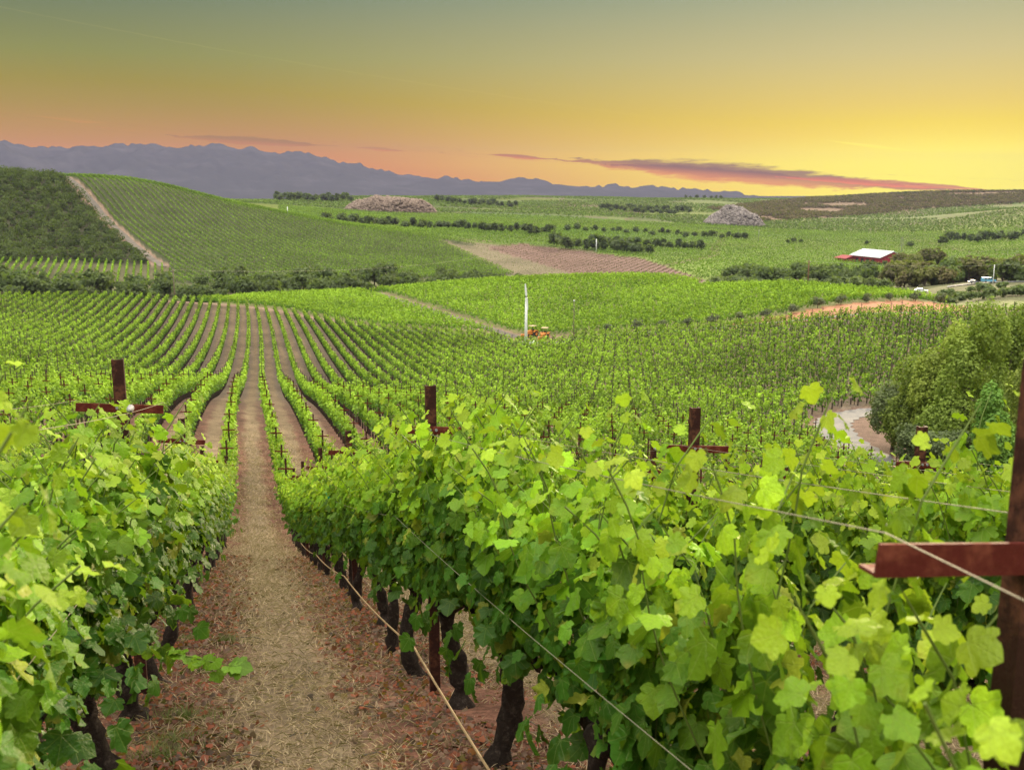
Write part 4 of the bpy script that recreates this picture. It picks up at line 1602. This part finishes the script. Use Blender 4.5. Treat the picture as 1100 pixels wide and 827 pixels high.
def far_trees():
    # (x, y of foot, distance or None, height m, count, spread px, kind, label, group)
    def clump(pxs, r0, dr, h, lib, lab, grp, name='valley_tree', base=7.0):
        pxs = list(pxs)
        few = len(pxs) <= 12
        lab0 = lab
        for n_, q in enumerate(pxs):
            if few:
                lab = f"{lab0}, {ORD[n_ + 1]} from the left"
            p = at_r(q + random.uniform(-2, 2), r0 + random.uniform(-dr, dr))
            place_tree(name, random.choice(lib), p, h / base * random.uniform(0.75, 1.15), lab, 'tree', grp, random.uniform(0.9, 1.2))
    clump(np.arange(598, 700, 7.5), 715, 16, 9.5, LIB_F, 'dark round tree in the row at the head of the brown field', 'trees at the head of the brown field')
    clump(np.arange(640, 690, 11), 735, 14, 12.0, LIB_F, 'tall dark tree over the row behind the brown field', 'tall trees at the head of the brown field')
    clump(np.arange(695, 752, 8), 770, 20, 7.5, LIB_F, 'small dark tree trailing off right of the brown field row', 'small trees right of the brown field')
    clump(np.arange(345, 600, 7.5), 860, 35, 8.5, LIB_F, 'dark tree in the long line running out from behind the left hill', 'long tree line behind the left hill')
    clump(np.arange(610, 800, 9), 960, 30, 7.0, LIB_F, 'distant dark tree in the line across the valley vineyards', 'distant tree line across the valley')
    clump(np.arange(300, 385, 5), 1520, 40, 12.0, LIB_F, 'distant dark tree on the rise left of the rubble heap', 'distant trees left of the rubble heap')
    clump(np.arange(470, 560, 5), 1640, 60, 11.0, LIB_F, 'distant dark tree on the rise right of the rubble heap', 'distant trees right of the rubble heap')
    clump(np.arange(645, 740, 2.6), 1650, 90, 10.0, LIB_F, 'distant low tree on the knoll left of the grey rock mound', 'distant trees on the knoll')
    clump(np.arange(1010, 1105, 7), 1020, 30, 9.0, LIB_F, 'dark reddish tree in the clump below the right hill', 'trees below the right hill')
    clump([842, 850, 856, 930, 975], 960, 20, 5.0, LIB_F, 'lone small tree standing in the valley vineyards', 'lone trees in the valley vineyards')
    clump(list(np.arange(735, 775, 6.0)) + [905, 960, 966, 1012, 1040], 2480, 60, 9.0, LIB_F, 'tiny tree on the skyline ridge under the sunset', 'trees on the skyline ridge')
    # scrub round the creek in front of the barn
    clump(np.arange(788, 940, 5.0), 440, 26, 8.8, LIB_T, 'dark green scrub tree in the creek belt before the red barn', 'creek belt before the barn', 'creek_tree', 6.0)
    clump(np.arange(770, 960, 8), 402, 14, 5.2, LIB_B, 'grey green bush at the edge of the creek belt before the red barn', 'bushes of the creek belt', 'creek_bush', 3.0)
    clump(np.arange(965, 1110, 7), 455, 22, 12.5, LIB_R, 'olive brown tree in the wood along the valley road', 'trees along the valley road', 'roadside_tree', 6.0)
    clump(np.arange(962, 1030, 8), 422, 14, 10.5, LIB_R, 'dark leafy tree at the left end of the valley road', 'trees at the end of the valley road', 'roadside_tree', 6.0)
    clump([968, 975, 982, 990, 998, 1006], 590, 16, 15.0, LIB_R, 'brownish tree beside the gable end of the red barn', 'trees beside the red barn', 'barn_tree', 6.0)
    clump([935, 941, 948], 702, 4, 4.5, LIB_T, 'green bush in the yard in front of the red barn', 'bushes before the red barn', 'yard_bush', 6.0)
    clump([1075, 1088, 1099], 400, 4, 10.0, LIB_T, 'tall dark green tree behind the blue car', 'trees behind the blue car', 'roadside_tree', 6.0)
    clump(np.arange(985, 1110, 7.5), 346, 8, 3.0, LIB_B, 'grey green bush on the bank below the valley road', 'bushes below the valley road', 'roadside_bush', 3.0)
    clump(np.arange(1000, 1110, 11), 325, 8, 3.6, LIB_B, 'bush on the near bank below the valley road', 'bushes on the near bank', 'roadside_bush', 3.0)


far_trees()


# ------------------------------------------------------------------ wires, hose, ribbons
def row_line(k, dx, h, y0, y1, step=VINE, sag=0.03, seed=0):
    P = []
    L4 = 4 * VINE
    x = ROW0 + k * GAP
    y = y0
    while y <= y1:
        q = (y - POST0) / L4
        b = math.floor(q)
        ph = q - b
        za, zb = float(H(x, POST0 + b * L4)), float(H(x, POST0 + (b + 1) * L4))
        P.append((x + dx, y, za * (1 - ph) + zb * ph + h - sag * 4 * ph * (1 - ph)))
        y += L4 / 8
    return P


def wires():
    grp = 'steel wires along the vine rows'
    for k in range(-3, 8):
        for dx, nm in ((-0.30, 'left'), (0.30, 'right')):
            P = row_line(k, dx, 2.40 - 0.085 * dx, POST0 - 4 * VINE, 60.0 if k in (-1, 0) else 40.0)
            o = MB().tube(P, 0.0014, 5).build('trellis_wire', M['wire'])
            tag(o, f"thin steel wire on the {nm} crossarm ends of the {row_words(k)}", 'wire', grp)
    o = MB().tube(row_line(0, -0.31, 1.64, POST0 - 4 * VINE, 14.1), 0.0015, 5).build('trellis_wire', M['wire'])
    tag(o, 'lower catch wire across the leafy face of the first row right of the path', 'wire', grp)
    o = MB().tube(row_line(-1, 0.20, 1.62, POST0 - 4 * VINE, 14.1), 0.0015, 5).build('trellis_wire', M['wire'])
    tag(o, 'lower catch wire across the leafy face of the first row left of the path', 'wire', grp)
    o = MB().tube(row_line(0, -0.17, 0.46, POST0, 26.7, sag=0.06), 0.009, 6).build('drip_hose', M['hose'])
    tag(o, 'tan drip irrigation hose along the trunks of the row right of the path', 'hose')
    # small grey joiners on the wires
    for i, (k, dx, y, lab) in enumerate(((-1, -0.30, 4.3, 'grey wire tensioner on the wire left of the path, nearest the frame edge'), (-1, 0.30, 5.6, 'grey wire tensioner on the wire left of the path, before the rusty post'),
                                         (1, 0.30, 9.3, 'grey wire joiner on the wire of the second row right of the path'))):
        ZA = row_line(k, dx, 2.395, POST0 - 4 * VINE, 40.0)
        z = float(np.interp(y, [q[1] for q in ZA], [q[2] for q in ZA]))
        o = MB().tube([(0, -0.05, 0.005), (0, -0.03, 0), (0, 0.03, 0), (0, 0.05, -0.01)], [0.006, 0.017, 0.019, 0.006], 8).build('wire_joiner', M['clip'])
        o.location = (ROW0 + k * GAP + dx, y, z)
        tag(o, lab, 'wire joiner', 'grey joiners on the wires')
    for px, py, s, lab in ((447, 578, 8.9, 'short bright green tape tied in the vines right of the path, nearer one'), (353, 536, 14.6, 'bright green tape tied in the vines right of the path, farther one')):
        az, t = ray(px, py)
        x = ROW0 - 0.52
        y = x / math.tan(az) if az > 0.02 else s
        y = s
        r_ = s / math.cos(az)
        p = Vector((r_ * math.sin(az), s, r_ * t))
        mb = MB()
        b = mb.b
        pts = [(-0.03, 0, 0.10), (0.0, -0.02, 0.03), (0.02, 0.0, -0.05), (0.05, -0.03, -0.11)]
        vs = [(b.verts.new((x - 0.014, y, z)), b.verts.new((x + 0.014, y + 0.008, z + 0.006))) for x, y, z in pts]
        for q0, q1 in zip(vs[:-1], vs[1:]):
            b.faces.new((q0[0], q0[1], q1[1], q1[0]))
        me_o = mb.build('tie_tape', M['tape'])
        me_o.location = p
        md = me_o.modifiers.new('thick', 'SOLIDIFY')
        md.thickness = 0.003
        tag(me_o, lab, 'tie tape', 'green tapes in the vines')


wires()


# ------------------------------------------------------------------ dry grass, litter, weeds near the camera
def ground_cover():
    rng = np.random.default_rng(91)

    def scatter(n, rmax, x0, x1, y0):
        y = y0 + (rmax - y0) * rng.random(n) ** 1.7
        x = rng.uniform(x0, x1, n)
        px, py, dep = project(x, y, H(x, y))
        ok = (dep > 1) & (px > -30) & (px < 1130) & (py < 860)
        return x[ok], y[ok]
    # straw: thin blades, mostly lying down
    x, y = scatter(330000, 75.0, -1.2, 9.0, 3.0)
    d = row_phase(x, y)
    ok = rng.random(len(x)) < np.clip(0.15 + d * 0.9, 0, 1) * (0.35 + 0.9 * vnoise(x * 1.6, y * 1.1, 55)) * smooth01(y, 75, 25)
    x, y = x[ok], y[ok]
    n = len(x)
    a = rng.uniform(0, 2 * math.pi, n)
    tilt = rng.beta(1.2, 4.0, n) * 1.3
    L = rng.uniform(0.03, 0.12, n) * np.interp(y, [3, 30, 75], [1, 1.7, 2.2])
    w = rng.uniform(0.0012, 0.003, n) * np.interp(y, [3, 10, 30, 75], [1, 1.3, 2.6, 5])
    dr = np.stack([np.cos(a) * np.cos(tilt), np.sin(a) * np.cos(tilt), np.sin(tilt)], 1)
    sd_ = np.stack([-np.sin(a), np.cos(a), np.zeros(n)], 1)
    b = np.stack([x, y, H(x, y) + 0.012 + rng.uniform(0, 0.02, n)], 1)
    mid = b + dr * (L * 0.5)[:, None] + np.array((0, 0, 1.0)) * (L * 0.08)[:, None]
    tip = b + dr * L[:, None]
    V = np.stack([b - sd_ * w[:, None], b + sd_ * w[:, None], mid + sd_ * w[:, None] * 0.9, tip, mid - sd_ * w[:, None] * 0.9], 1).reshape(-1, 3)
    Fq = np.arange(n * 5).reshape(n, 5)
    k = rng.random((n, 1))
    C = (np.array((0.26, 0.17, 0.10)) * (1 - k) + np.array((0.58, 0.44, 0.28)) * k) * rng.uniform(0.7, 1.15, (n, 1))
    o = link('dry_grass', np_mesh('dry_grass', V, Fq, M['farleaf'], np.repeat(C, 5, 0)))
    tag(o, 'dry straw and cut grass lying along the dirt path', 'grass', kind='stuff')
    # fallen red-brown leaves and bark chips under the vines
    x, y = scatter(300000, 26.0, -1.9, 9.0, 2.5)
    d = row_phase(x, y)
    ok = rng.random(len(x)) < np.clip(1.2 - d * 1.25, 0.02, 1) * (0.15 + 1.1 * vnoise(x * 2.3, y * 2.3, 57) ** 1.6)
    x, y = x[ok], y[ok]
    n = len(x)
    P = np.stack([x, y, H(x, y) + 0.018 + rng.uniform(0, 0.035, n)], 1)
    N = np.array((0, 0, 1.0)) + rng.normal(0, 0.5, (n, 3))
    V, Fq, _ = leaves(P, N, rng.normal(0, 1, (n, 3)), rng.uniform(0.015, 0.05, n) * np.interp(y, [3, 24], [1, 1.7]), LEAF_S, LEAF_SF, rng, 0.8)
    k = rng.random((n, 1))
    k2 = rng.random((n, 1)) < 0.45
    C = np.where(k2, np.array((0.24, 0.07, 0.040)) * (0.35 + 0.9 * k), np.array((0.18, 0.105, 0.075)) * (0.3 + 1.0 * k))
    o = link('leaf_litter', np_mesh('leaf_litter', V, Fq, M['farleaf'], np.repeat(C, len(LEAF_S), 0)))
    tag(o, 'red brown fallen leaves and bark mulch under the vines', 'leaf litter', kind='stuff')
    # twigs and prunings
    mb = MB()
    for _ in range(420):
        y = 3.5 + 18 * random.random() ** 1.6
        x = random.choice((ROW0 - GAP, ROW0, ROW0 + GAP)) + random.gauss(0, 0.42)
        a = random.uniform(0, 6.28)
        l = random.uniform(0.08, 0.28)
        z = float(H(x, y)) + 0.03
        x2, y2 = x + l * math.cos(a), y + l * math.sin(a)
        mb.tube([(x, y, z), ((x + x2) / 2 + random.gauss(0, 0.02), (y + y2) / 2, (z + float(H(x2, y2)) + 0.03) / 2 + 0.02), (x2, y2, float(H(x2, y2)) + 0.03)], [0.006, 0.005, 0.003], 4)
    o = mb.build('pruned_twigs', M['wood'])
    tag(o, 'dry pruned twigs scattered on the ground beneath the vines', 'twigs', kind='stuff')
    # green weed tufts in the path
    spots = [ground_at(a, b, 2.0, 60) for a, b in ((228, 722), (200, 772), (192, 800), (176, 815), (245, 690), (205, 690), (262, 520), (258, 498), (250, 560))]
    vs, cs = [], []
    for s in spots:
        n = 420
        a = rng.uniform(0, 6.28, n)
        rr = np.abs(rng.normal(0, 0.10, n))
        bx, by = s.x + rr * np.cos(a) * 1.5, s.y + rr * np.sin(a)
        b = np.stack([bx, by, H(bx, by) + 0.01], 1)
        a2 = rng.uniform(0, 6.28, n)
        L = rng.uniform(0.04, 0.12, n)
        tip = b + np.stack([np.cos(a2) * L * 0.7, np.sin(a2) * L * 0.7, L * 0.8], 1)
        sd_ = np.stack([-np.sin(a2), np.cos(a2), a2 * 0], 1) * 0.003
        vs.append(np.stack([b - sd_, b + sd_, tip], 1).reshape(-1, 3))
        cs.append(np.repeat(np.array((0.13, 0.15, 0.045)) * rng.uniform(0.6, 1.4, (n, 1)), 3, 0))
    V = np.vstack(vs)
    o = link('green_weeds', np_mesh('green_weeds', V, np.arange(len(V)).reshape(-1, 3), M['farleaf'], np.vstack(cs)))
    tag(o, 'small green weed tufts growing through the dry path', 'weeds', kind='stuff')


ground_cover()


# ------------------------------------------------------------------ wind machine, tractors, poles
def wind_machine():
    p = ground_at(565.0, 373.5, 150)
    d = p.length
    t = empty('wind_machine', p, -YAW)
    tag(t, 'white wind machine tower with two long blades beside the orange tractors', 'wind machine')
    MB().tube([(0, 0, 0), (0, 0, 5), (0.05, 0, 10.6)], [0.36, 0.30, 0.22], 14).build('tower', M['white'], t, smooth=True)
    MB().box((0, 0, 0.1), (1.3, 1.3, 0.24)).build('concrete_base', M['steel'], t)
    h = MB().box((0.05, -0.10, 10.85), (0.42, 0.8, 0.42)).build('gearbox', M['dark'], t, bevel=0.06)
    MB().tube([(0.05, -0.5, 10.85), (0.05, -0.72, 10.85)], 0.14, 10).build('hub', M['steel'], h)
    for s, L in ((1, 2.7), (-1, 2.75)):
        mb = MB()
        w = [(0.0, 0.10), (0.5, 0.22), (1.6, 0.20), (L, 0.12)]
        out = [(0.05 - q - 0.09 * s * (l if s < 0 else l), 10.85 + s * l) for l, q in w] + [(0.05 + q - 0.09 * s * l, 10.85 + s * l) for l, q in w[::-1]]
        mb.prism(out, 'y', -0.70, -0.62)
        mb.build('blade', M['white'], t, bevel=0.012)
    e = MB().box((-0.95, 0.1, 0.75), (1.1, 1.0, 1.0)).build('engine_box', M['grey'], t, bevel=0.08)
    MB().tube([(0.75, -0.75, 0.95), (0.85, -0.75, 0.95), (1.75, -0.55, 0.95), (1.85, -0.55, 0.95)], [0.35, 0.62, 0.62, 0.35], 16).build('fuel_tank', M['white'], t, smooth=True)
    MB().box((1.0, -0.68, 0.2), (0.15, 0.9, 0.4)).box((1.6, -0.6, 0.2), (0.15, 0.9, 0.4)).build('tank_cradle', M['steel'], t)


wind_machine()


def wheel(parent, loc, rad, wid):
    w = MB().tube([(-wid / 2, 0, 0), (-wid / 2 * 0.8, 0, 0), (wid / 2 * 0.8, 0, 0), (wid / 2, 0, 0)], [rad * 0.86, rad, rad, rad * 0.86], 18).build('wheel', M['rubber'], parent, smooth=False)
    w.location = loc
    MB().tube([(-wid / 2 - 0.02, 0, 0), (wid / 2 + 0.02, 0, 0)], rad * 0.5, 12).build('rim', M['orange'] if rad > 0.45 else M['steel'], w)
    return w


def tractor(loc, rz, label):
    t = empty('tractor', loc, rz)
    tag(t, label, 'tractor', 'orange tractors parked by the lane')
    MB().prism([(-0.2, 0.75), (1.75, 0.75), (1.85, 1.0), (1.8, 1.45), (1.55, 1.6), (-0.1, 1.7), (-0.25, 1.5)], 'x', -0.42, 0.42).build('hood', M['orange'], t, bevel=0.05)
    MB().box((0, 0.6, 0.65), (0.6, 3.0, 0.35)).build('chassis', M['dark'], t)
    for s in (-1, 1):
        MB().prism([(-1.75, 1.0), (-1.7, 1.45), (-1.3, 1.68), (-0.6, 1.68), (-0.2, 1.35), (-0.3, 1.25), (-0.65, 1.5), (-1.25, 1.5), (-1.55, 1.3)], 'x', s * 0.55, s * 1.0).build('fender', M['orange'], t)
        wheel(t, (s * 0.80, -0.95, 0.78), 0.78, 0.46)
        wheel(t, (s * 0.70, 1.45, 0.5), 0.50, 0.32)
    MB().box((0, -0.75, 1.35), (0.5, 0.5, 0.14)).box((0, -1.0, 1.65), (0.5, 0.12, 0.55)).build('seat', M['dark'], t, bevel=0.03)
    for x, y in ((-0.6, -1.35), (0.6, -1.35), (-0.55, -0.05), (0.55, -0.05)):
        MB().tube([(x, y, 1.5), (x * 0.95, y, 2.62)], 0.045, 6).build('canopy_post', M['dark'], t)
    MB().box((0, -0.7, 2.68), (1.5, 1.75, 0.10)).build('canopy', M['tan'], t, bevel=0.03)
    MB().tube([(0.2, 1.2, 1.55), (0.2, 1.2, 2.2)], 0.05, 8).build('exhaust', M['dark'], t)
    MB().tube([(0.0, -0.15, 1.65), (0.0, -0.3, 1.85)], 0.03, 6).build('steering_column', M['dark'], t)
    MB().prism([(2.15, 0.35), (2.55, 0.30), (2.6, 0.9), (2.3, 1.05), (2.1, 0.8)], 'x', -0.85, 0.85).build('bucket', M['orange'], t)
    return t


M['tan'] = principled('tan_canopy', (0.42, 0.33, 0.20), 0.7)
tractor(ground_at(570, 362.5, 150), R(125), 'orange tractor with tan canopy partly behind the white tower')
tractor(ground_at(584.5, 365, 150), R(150), 'orange tractor with dark canopy posts, farther right of the white tower')


def pole(px, r, h, rad, mat, label, arm=None, lamp=False, lean=0.0):
    t = empty('utility_pole', at_r(px, r), -YAW)
    tag(t, label, 'pole')
    MB().tube([(0, 0, -0.3), (lean * 0.5, 0, h * 0.5), (lean, 0, h)], [rad * 1.15, rad, rad * 0.8], 10).build('shaft', mat, t, smooth=True)
    if arm:
        MB().box((lean, -rad - 0.06, h - 0.6), (arm, 0.11, 0.13)).build('crossarm', mat, t)
        for s in (-0.45, 0.45):
            MB().tube([(lean + s * arm, -rad - 0.06, h - 0.53), (lean + s * arm, -rad - 0.06, h - 0.3)], [0.05, 0.03], 6).build('insulator', M['white'], t)
    if lamp:
        MB().box((lean, -0.1, h + 0.05), (0.4, 0.3, 0.3)).build('cap', M['white'], t, bevel=0.04)
    return t


pole(617, 231, 8.4, 0.10, M['polewood'], 'thin grey pole beside the lane, right of the orange tractors', lamp=True)
pole(186.5, 305, 9.3, 0.15, M['polewood'], 'grey wooden utility pole at the crest of the near vineyard, left side', arm=1.1)
pole(868, 300, 8.2, 0.17, M['polered'], 'brown wooden utility pole by the red earth bank', arm=0.9)
pole(1067, 372, 6.6, 0.12, M['white'], 'white post beside the blue car on the valley road')
pole(640, 700, 8.8, 0.30, M['white'], 'white post in front of the dark trees at the brown field')
pole(312, 705, 5.0, 0.30, M['white'], 'small white post on the shoulder of the left hill')
pole(888, 312, 3.0, 0.09, M['white'], 'short leaning white pipe at the rim of the green block', lean=1.3)
pole(813, 960, 11.0, 0.22, M['steel'], 'thin grey pole standing alone in the valley vineyards')


def power_line(a, b, sag, label, rad=0.012):
    P = []
    for i in range(25):
        f = i / 24
        q = Vector(a).lerp(Vector(b), f)
        q.z -= sag * 4 * f * (1 - f)
        P.append(q)
    o = MB().tube(P, rad, 5).build('power_line', M['steel'])
    tag(o, label, 'power line')


pA, pB, pC = at_r(186.5, 305), at_r(868, 300), at_r(1067, 372)
power_line(pA + Vector((0.4, 0, 9.0)), at_r(520, 520) + Vector((0, 0, 10)), 3.0, 'thin power line from the grey pole over the scrub belt', 0.016)
power_line(pB + Vector((0, 0, 7.8)), at_r(1180, 380) + Vector((0, 0, 8)), 2.0, 'thin power line from the brown pole over the valley road', 0.02)


def pylon():
    t = empty('lattice_pylon', at_r(966, 640), -YAW + 0.3)
    tag(t, 'faint steel lattice mast behind the trees right of the barn', 'mast')
    h = 20.0
    mb = MB()
    for sx, sy in ((-1, -1), (1, -1), (1, 1), (-1, 1)):
        mb.tube([(sx * 2.2, sy * 2.2, 0), (sx * 0.4, sy * 0.4, h)], 0.07, 5)
    mb.build('leg_frame', M['steel'], t)
    mb = MB()
    for i in range(6):
        z0, z1 = h * i / 6, h * (i + 1) / 6
        w0, w1 = 2.2 - 1.8 * i / 6, 2.2 - 1.8 * (i + 1) / 6
        for s in (-1, 1):
            mb.tube([(-w0, s * w0, z0), (w1, s * w1, z1)], 0.045, 4).tube([(w0, s * w0, z0), (-w1, s * w1, z1)], 0.045, 4)
    mb.build('bracing', M['steel'], t)


pylon()


# ------------------------------------------------------------------ barn and vehicles
def barn():
    p = at_r(941, 745)
    t = empty('red_barn', p, -math.atan2(p.x, p.y) - R(54))
    tag(t, 'long red barn with a bright white metal roof among green vineyards', 'barn')
    L, Wd, wl, rg = 17.0, 10.0, 5.4, 9.2
    # local: ridge along X, gable faces at +-X
    MB().prism([(-Wd, -1.5), (Wd, -1.5), (Wd, wl), (0, rg), (-Wd, wl)], 'x', -L, L).build('wall', M['barnred'], t)
    roof = MB()
    for s in (-1, 1):
        roof.prism([(0, rg + 0.05), (s * (Wd + 0.7), wl - 0.20), (s * (Wd + 0.7), wl + 0.05), (0, rg + 0.32)], 'x', -L - 0.7, L + 0.7)
    ro = roof.build('roof', M['roofwhite'], t)
    MB().prism([(-0.35, rg + 0.26), (0.35, rg + 0.26), (0.0, rg + 0.52)], 'x', -L - 0.6, L + 0.6).build('ridge_cap', M['white'], ro)
    for x in (-9, -3, 3, 9):
        MB().box((x, -Wd - 0.03, 1.9), (3.2, 0.1, 3.8)).build('bay_opening', M['dark'], t)
    d = MB().box((L + 0.04, 0.5, 1.9), (0.1, 4.6, 3.8)).build('sliding_door', M['barnred'], t)
    MB().box((L + 0.10, -1.9, 1.9), (0.06, 0.2, 3.8)).box((L + 0.10, 2.9, 1.9), (0.06, 0.2, 3.8)).box((L + 0.10, 0.5, 3.85), (0.06, 5.0, 0.2)).build('door_trim', M['white'], d)
    for y in (-5.2, 5.6):
        w = MB().box((L + 0.05, y, 2.4), (0.12, 1.2, 1.3)).build('window', M['glass'], t)
        MB().box((L + 0.09, y, 1.68), (0.16, 1.5, 0.12)).build('sill', M['white'], w)
    t2 = MB().prism([(-Wd - 6.5, -1.5), (-Wd - 0.05, -1.5), (-Wd - 0.05, wl - 0.6), (-Wd - 6.5, 3.0)], 'x', -L - 9, -L + 4).build('lean_to', M['barnred'], t)
    MB().prism([(-Wd - 7.2, 2.9), (-Wd - 0.06, wl - 0.55), (-Wd - 0.06, wl - 0.35), (-Wd - 7.2, 3.1)], 'x', -L - 9.6, -L + 4.6).build('lean_to_roof', M['barnred'], t2)
    yard = [at_r(px, 722) for px in range(922, 964, 3)]
    strip('barn_yard', yard, 26.0, M['gravel'], 0.3)


barn()


def car(loc, rz, mat, label, name='parked_car', van=False, sc=1.0):
    t = empty(name, loc, rz)
    t.scale = (sc, sc, sc)
    tag(t, label, 'car')
    L = 2.3
    if van:
        prof = [(-L, 0.35), (L, 0.35), (L, 0.85), (L - 0.15, 1.0), (1.35, 1.12), (0.75, 1.75), (-2.05, 1.78), (-L, 1.2)]
        win = [(0.62, 1.66), (1.18, 1.12), (-2.08, 1.16), (-1.98, 1.66)]
    else:
        prof = [(-L, 0.35), (L, 0.35), (L, 0.75), (1.2, 0.95), (0.45, 1.42), (-1.05, 1.44), (-1.75, 0.98), (-L, 0.92)]
        win = [(0.40, 1.36), (0.98, 0.97), (-1.55, 0.99), (-1.0, 1.37)]
    b = MB().prism([(a, z) for a, z in prof], 'x', -0.86, 0.86).build('body', mat, t, bevel=0.07)
    for s in (-1, 1):
        MB().prism(win, 'x', s * 0.845, s * 0.872).build('window', M['glass'], b)
        for y in (-1.4, 1.4):
            w = MB().tube([(-0.11, 0, 0), (0.11, 0, 0)], 0.34, 16).build('wheel', M['rubber'], t)
            w.location = (s * 0.80, y, 0.34)
            MB().tube([(-0.12, 0, 0), (0.12, 0, 0)], 0.19, 10).build('rim', M['steel'], w)
        MB().box((s * 0.6, L - 0.01, 0.72), (0.3, 0.08, 0.14)).build('headlight', M['white'], t)
    f = prof[4], prof[5] if van else prof[4]
    z0, z1 = (1.12, 1.72) if van else (0.97, 1.38)
    y0, y1 = (1.37, 0.80) if van else (1.18, 0.50)
    bm2 = MB()
    vs = [bm2.b.verts.new(v) for v in ((-0.7, y0, z0 + 0.03), (0.7, y0, z0 + 0.03), (0.62, y1, z1 + 0.02), (-0.62, y1, z1 + 0.02))]
    vs2 = [bm2.b.verts.new(v.co + Vector((0, 0.02, 0.025))) for v in vs]
    for i in range(4):
        bm2.b.faces.new((vs[i], vs[(i + 1) % 4], vs2[(i + 1) % 4], vs2[i]))
    bm2.b.faces.new(vs2)
    bm2.b.faces.new(vs[::-1])
    bm2.build('windscreen', M['glass'], b)
    return t


car(at_r(1062, 382) + Vector((0, 0, 0.3)), R(-88) - YAW, M['blue'], 'light blue car parked beside the white post on the valley road', van=True)
car(at_r(1046, 384) + Vector((0, 0, 0.3)), R(-80) - YAW, M['grey'], 'dark grey car left of the light blue car', sc=0.8)
car(at_r(990, 372) + Vector((0, 0, 0.5)), R(-95) - YAW, M['white'], 'white car half hidden among trees at the end of the valley road')
car(at_r(932, 712) + Vector((0, 0, 0.4)), R(-70) - YAW, M['grey'], 'grey car parked before the red barn', van=True)
car(at_r(937, 714) + Vector((0, 0, 0.4)), R(-60) - YAW, M['barnred'], 'red pickup coloured car parked before the red barn, beside the grey one')
car(at_r(955, 728) + Vector((0, 0, 0.4)), R(20) - YAW, M['white'], 'white van parked at the gable end of the red barn', van=True)


# ------------------------------------------------------------------ rock heaps
def rock_heap(px, r, w, dpt, h, label, cols, n, size, flat=1.6):
    rng = np.random.default_rng(int(px))
    c = at_r(px, r)
    t = empty('rock_heap', c, -YAW)
    tag(t, label, 'rock heap')
    base = bmesh.new()
    bmesh.ops.create_icosphere(base, subdivisions=1, radius=1.0)
    bv = np.array([v.co[:] for v in base.verts])
    bf = np.array([[v.index for v in f.verts] for f in base.faces])
    base.free()
    u = rng.uniform(-1, 1, n)
    v = rng.uniform(-1, 1, n)
    ok = u * u + v * v < 1
    u, v = u[ok], v[ok]
    n = len(u)
    hh = h * np.clip(1 - (u * u + v * v) ** flat, 0, 1) * (0.8 + 0.4 * vnoise(u * 4 + 9, v * 4, 3))
    P = np.stack([u * w, v * dpt, hh], 1)
    s = size * rng.uniform(0.5, 1.5, (n, 1, 3))
    V = P[:, None, :] + bv[None] * s * (1 + rng.normal(0, 0.16, (n, len(bv), 1)))
    Fc = (bf[None] + (np.arange(n) * len(bv))[:, None, None]).reshape(-1, 3)
    k = rng.random((n, 1))
    C = (np.array(cols[0]) * (1 - k) + np.array(cols[1]) * k)
    m = M['rockmat']
    link('boulders', np_mesh('boulders', V.reshape(-1, 3), Fc, m, np.repeat(C, len(bv), 0)), t)
    # the earth core they lie on
    rr, aa = np.meshgrid(np.linspace(0, 1.05, 14), np.linspace(0, 2 * math.pi, 49)[:-1], indexing='ij')
    cz = h * np.clip(1 - rr ** (2 * flat), 0, 1) * 0.95 - 2.0 * (rr > 1)
    Vc = np.stack([rr * np.cos(aa) * w, rr * np.sin(aa) * dpt, cz], -1).reshape(-1, 3)
    i = np.arange(13)[:, None] * 48
    j = np.arange(48)[None, :]
    q = np.stack([i + j, i + 48 + j, i + 48 + (j + 1) % 48, i + (j + 1) % 48], -1).reshape(-1, 4)
    link('earth_core', np_mesh('earth_core', Vc, q, m, np.tile(np.array(cols[0]), (len(Vc), 1))), t)


def rock_material():
    m = bpy.data.materials.new('boulder_rock')
    m.use_nodes = True
    t = NT(m.node_tree)
    p = t.n['Principled BSDF']
    p.inputs['Roughness'].default_value = 0.95
    at = t.node('ShaderNodeAttribute', attribute_name='tint')
    t.put(p.inputs['Base Color'], at.outputs['Color'])
    return m


M['rockmat'] = rock_material()
rock_heap(785, 1330, 40, 26, 24, 'grey domed rock mound standing in the valley vineyards', ((0.14, 0.12, 0.11), (0.28, 0.24, 0.22)), 2600, 1.6, 1.0)
rock_heap(420, 1262, 58, 26, 16.5, 'long reddish rubble heap on the rise behind the left hill', ((0.14, 0.10, 0.075), (0.27, 0.20, 0.155)), 3000, 1.7, 2.2)


# ------------------------------------------------------------------ air
def haze():
    m = bpy.data.materials.new('valley_haze')
    m.use_nodes = True
    t = NT(m.node_tree)
    t.n.clear()
    out = t.node('ShaderNodeOutputMaterial')
    v = t.node('ShaderNodeVolumePrincipled')
    v.inputs['Color'].default_value = (0.29, 0.275, 0.45, 1)
    v.inputs['Density'].default_value = HAZE_DENS
    v.inputs['Anisotropy'].default_value = 0.0
    t.l.new(v.outputs[0], out.inputs['Volume'])
    mb = MB()
    mb.box((0, 0, (HAZE_TOP - 130) / 2), (2 * HAZE_HALF, 2 * HAZE_HALF, HAZE_TOP + 130))
    o = mb.build('haze', m)
    tag(o, 'thin blue evening haze lying over the valley', 'haze', kind='stuff')
    return o


haze()
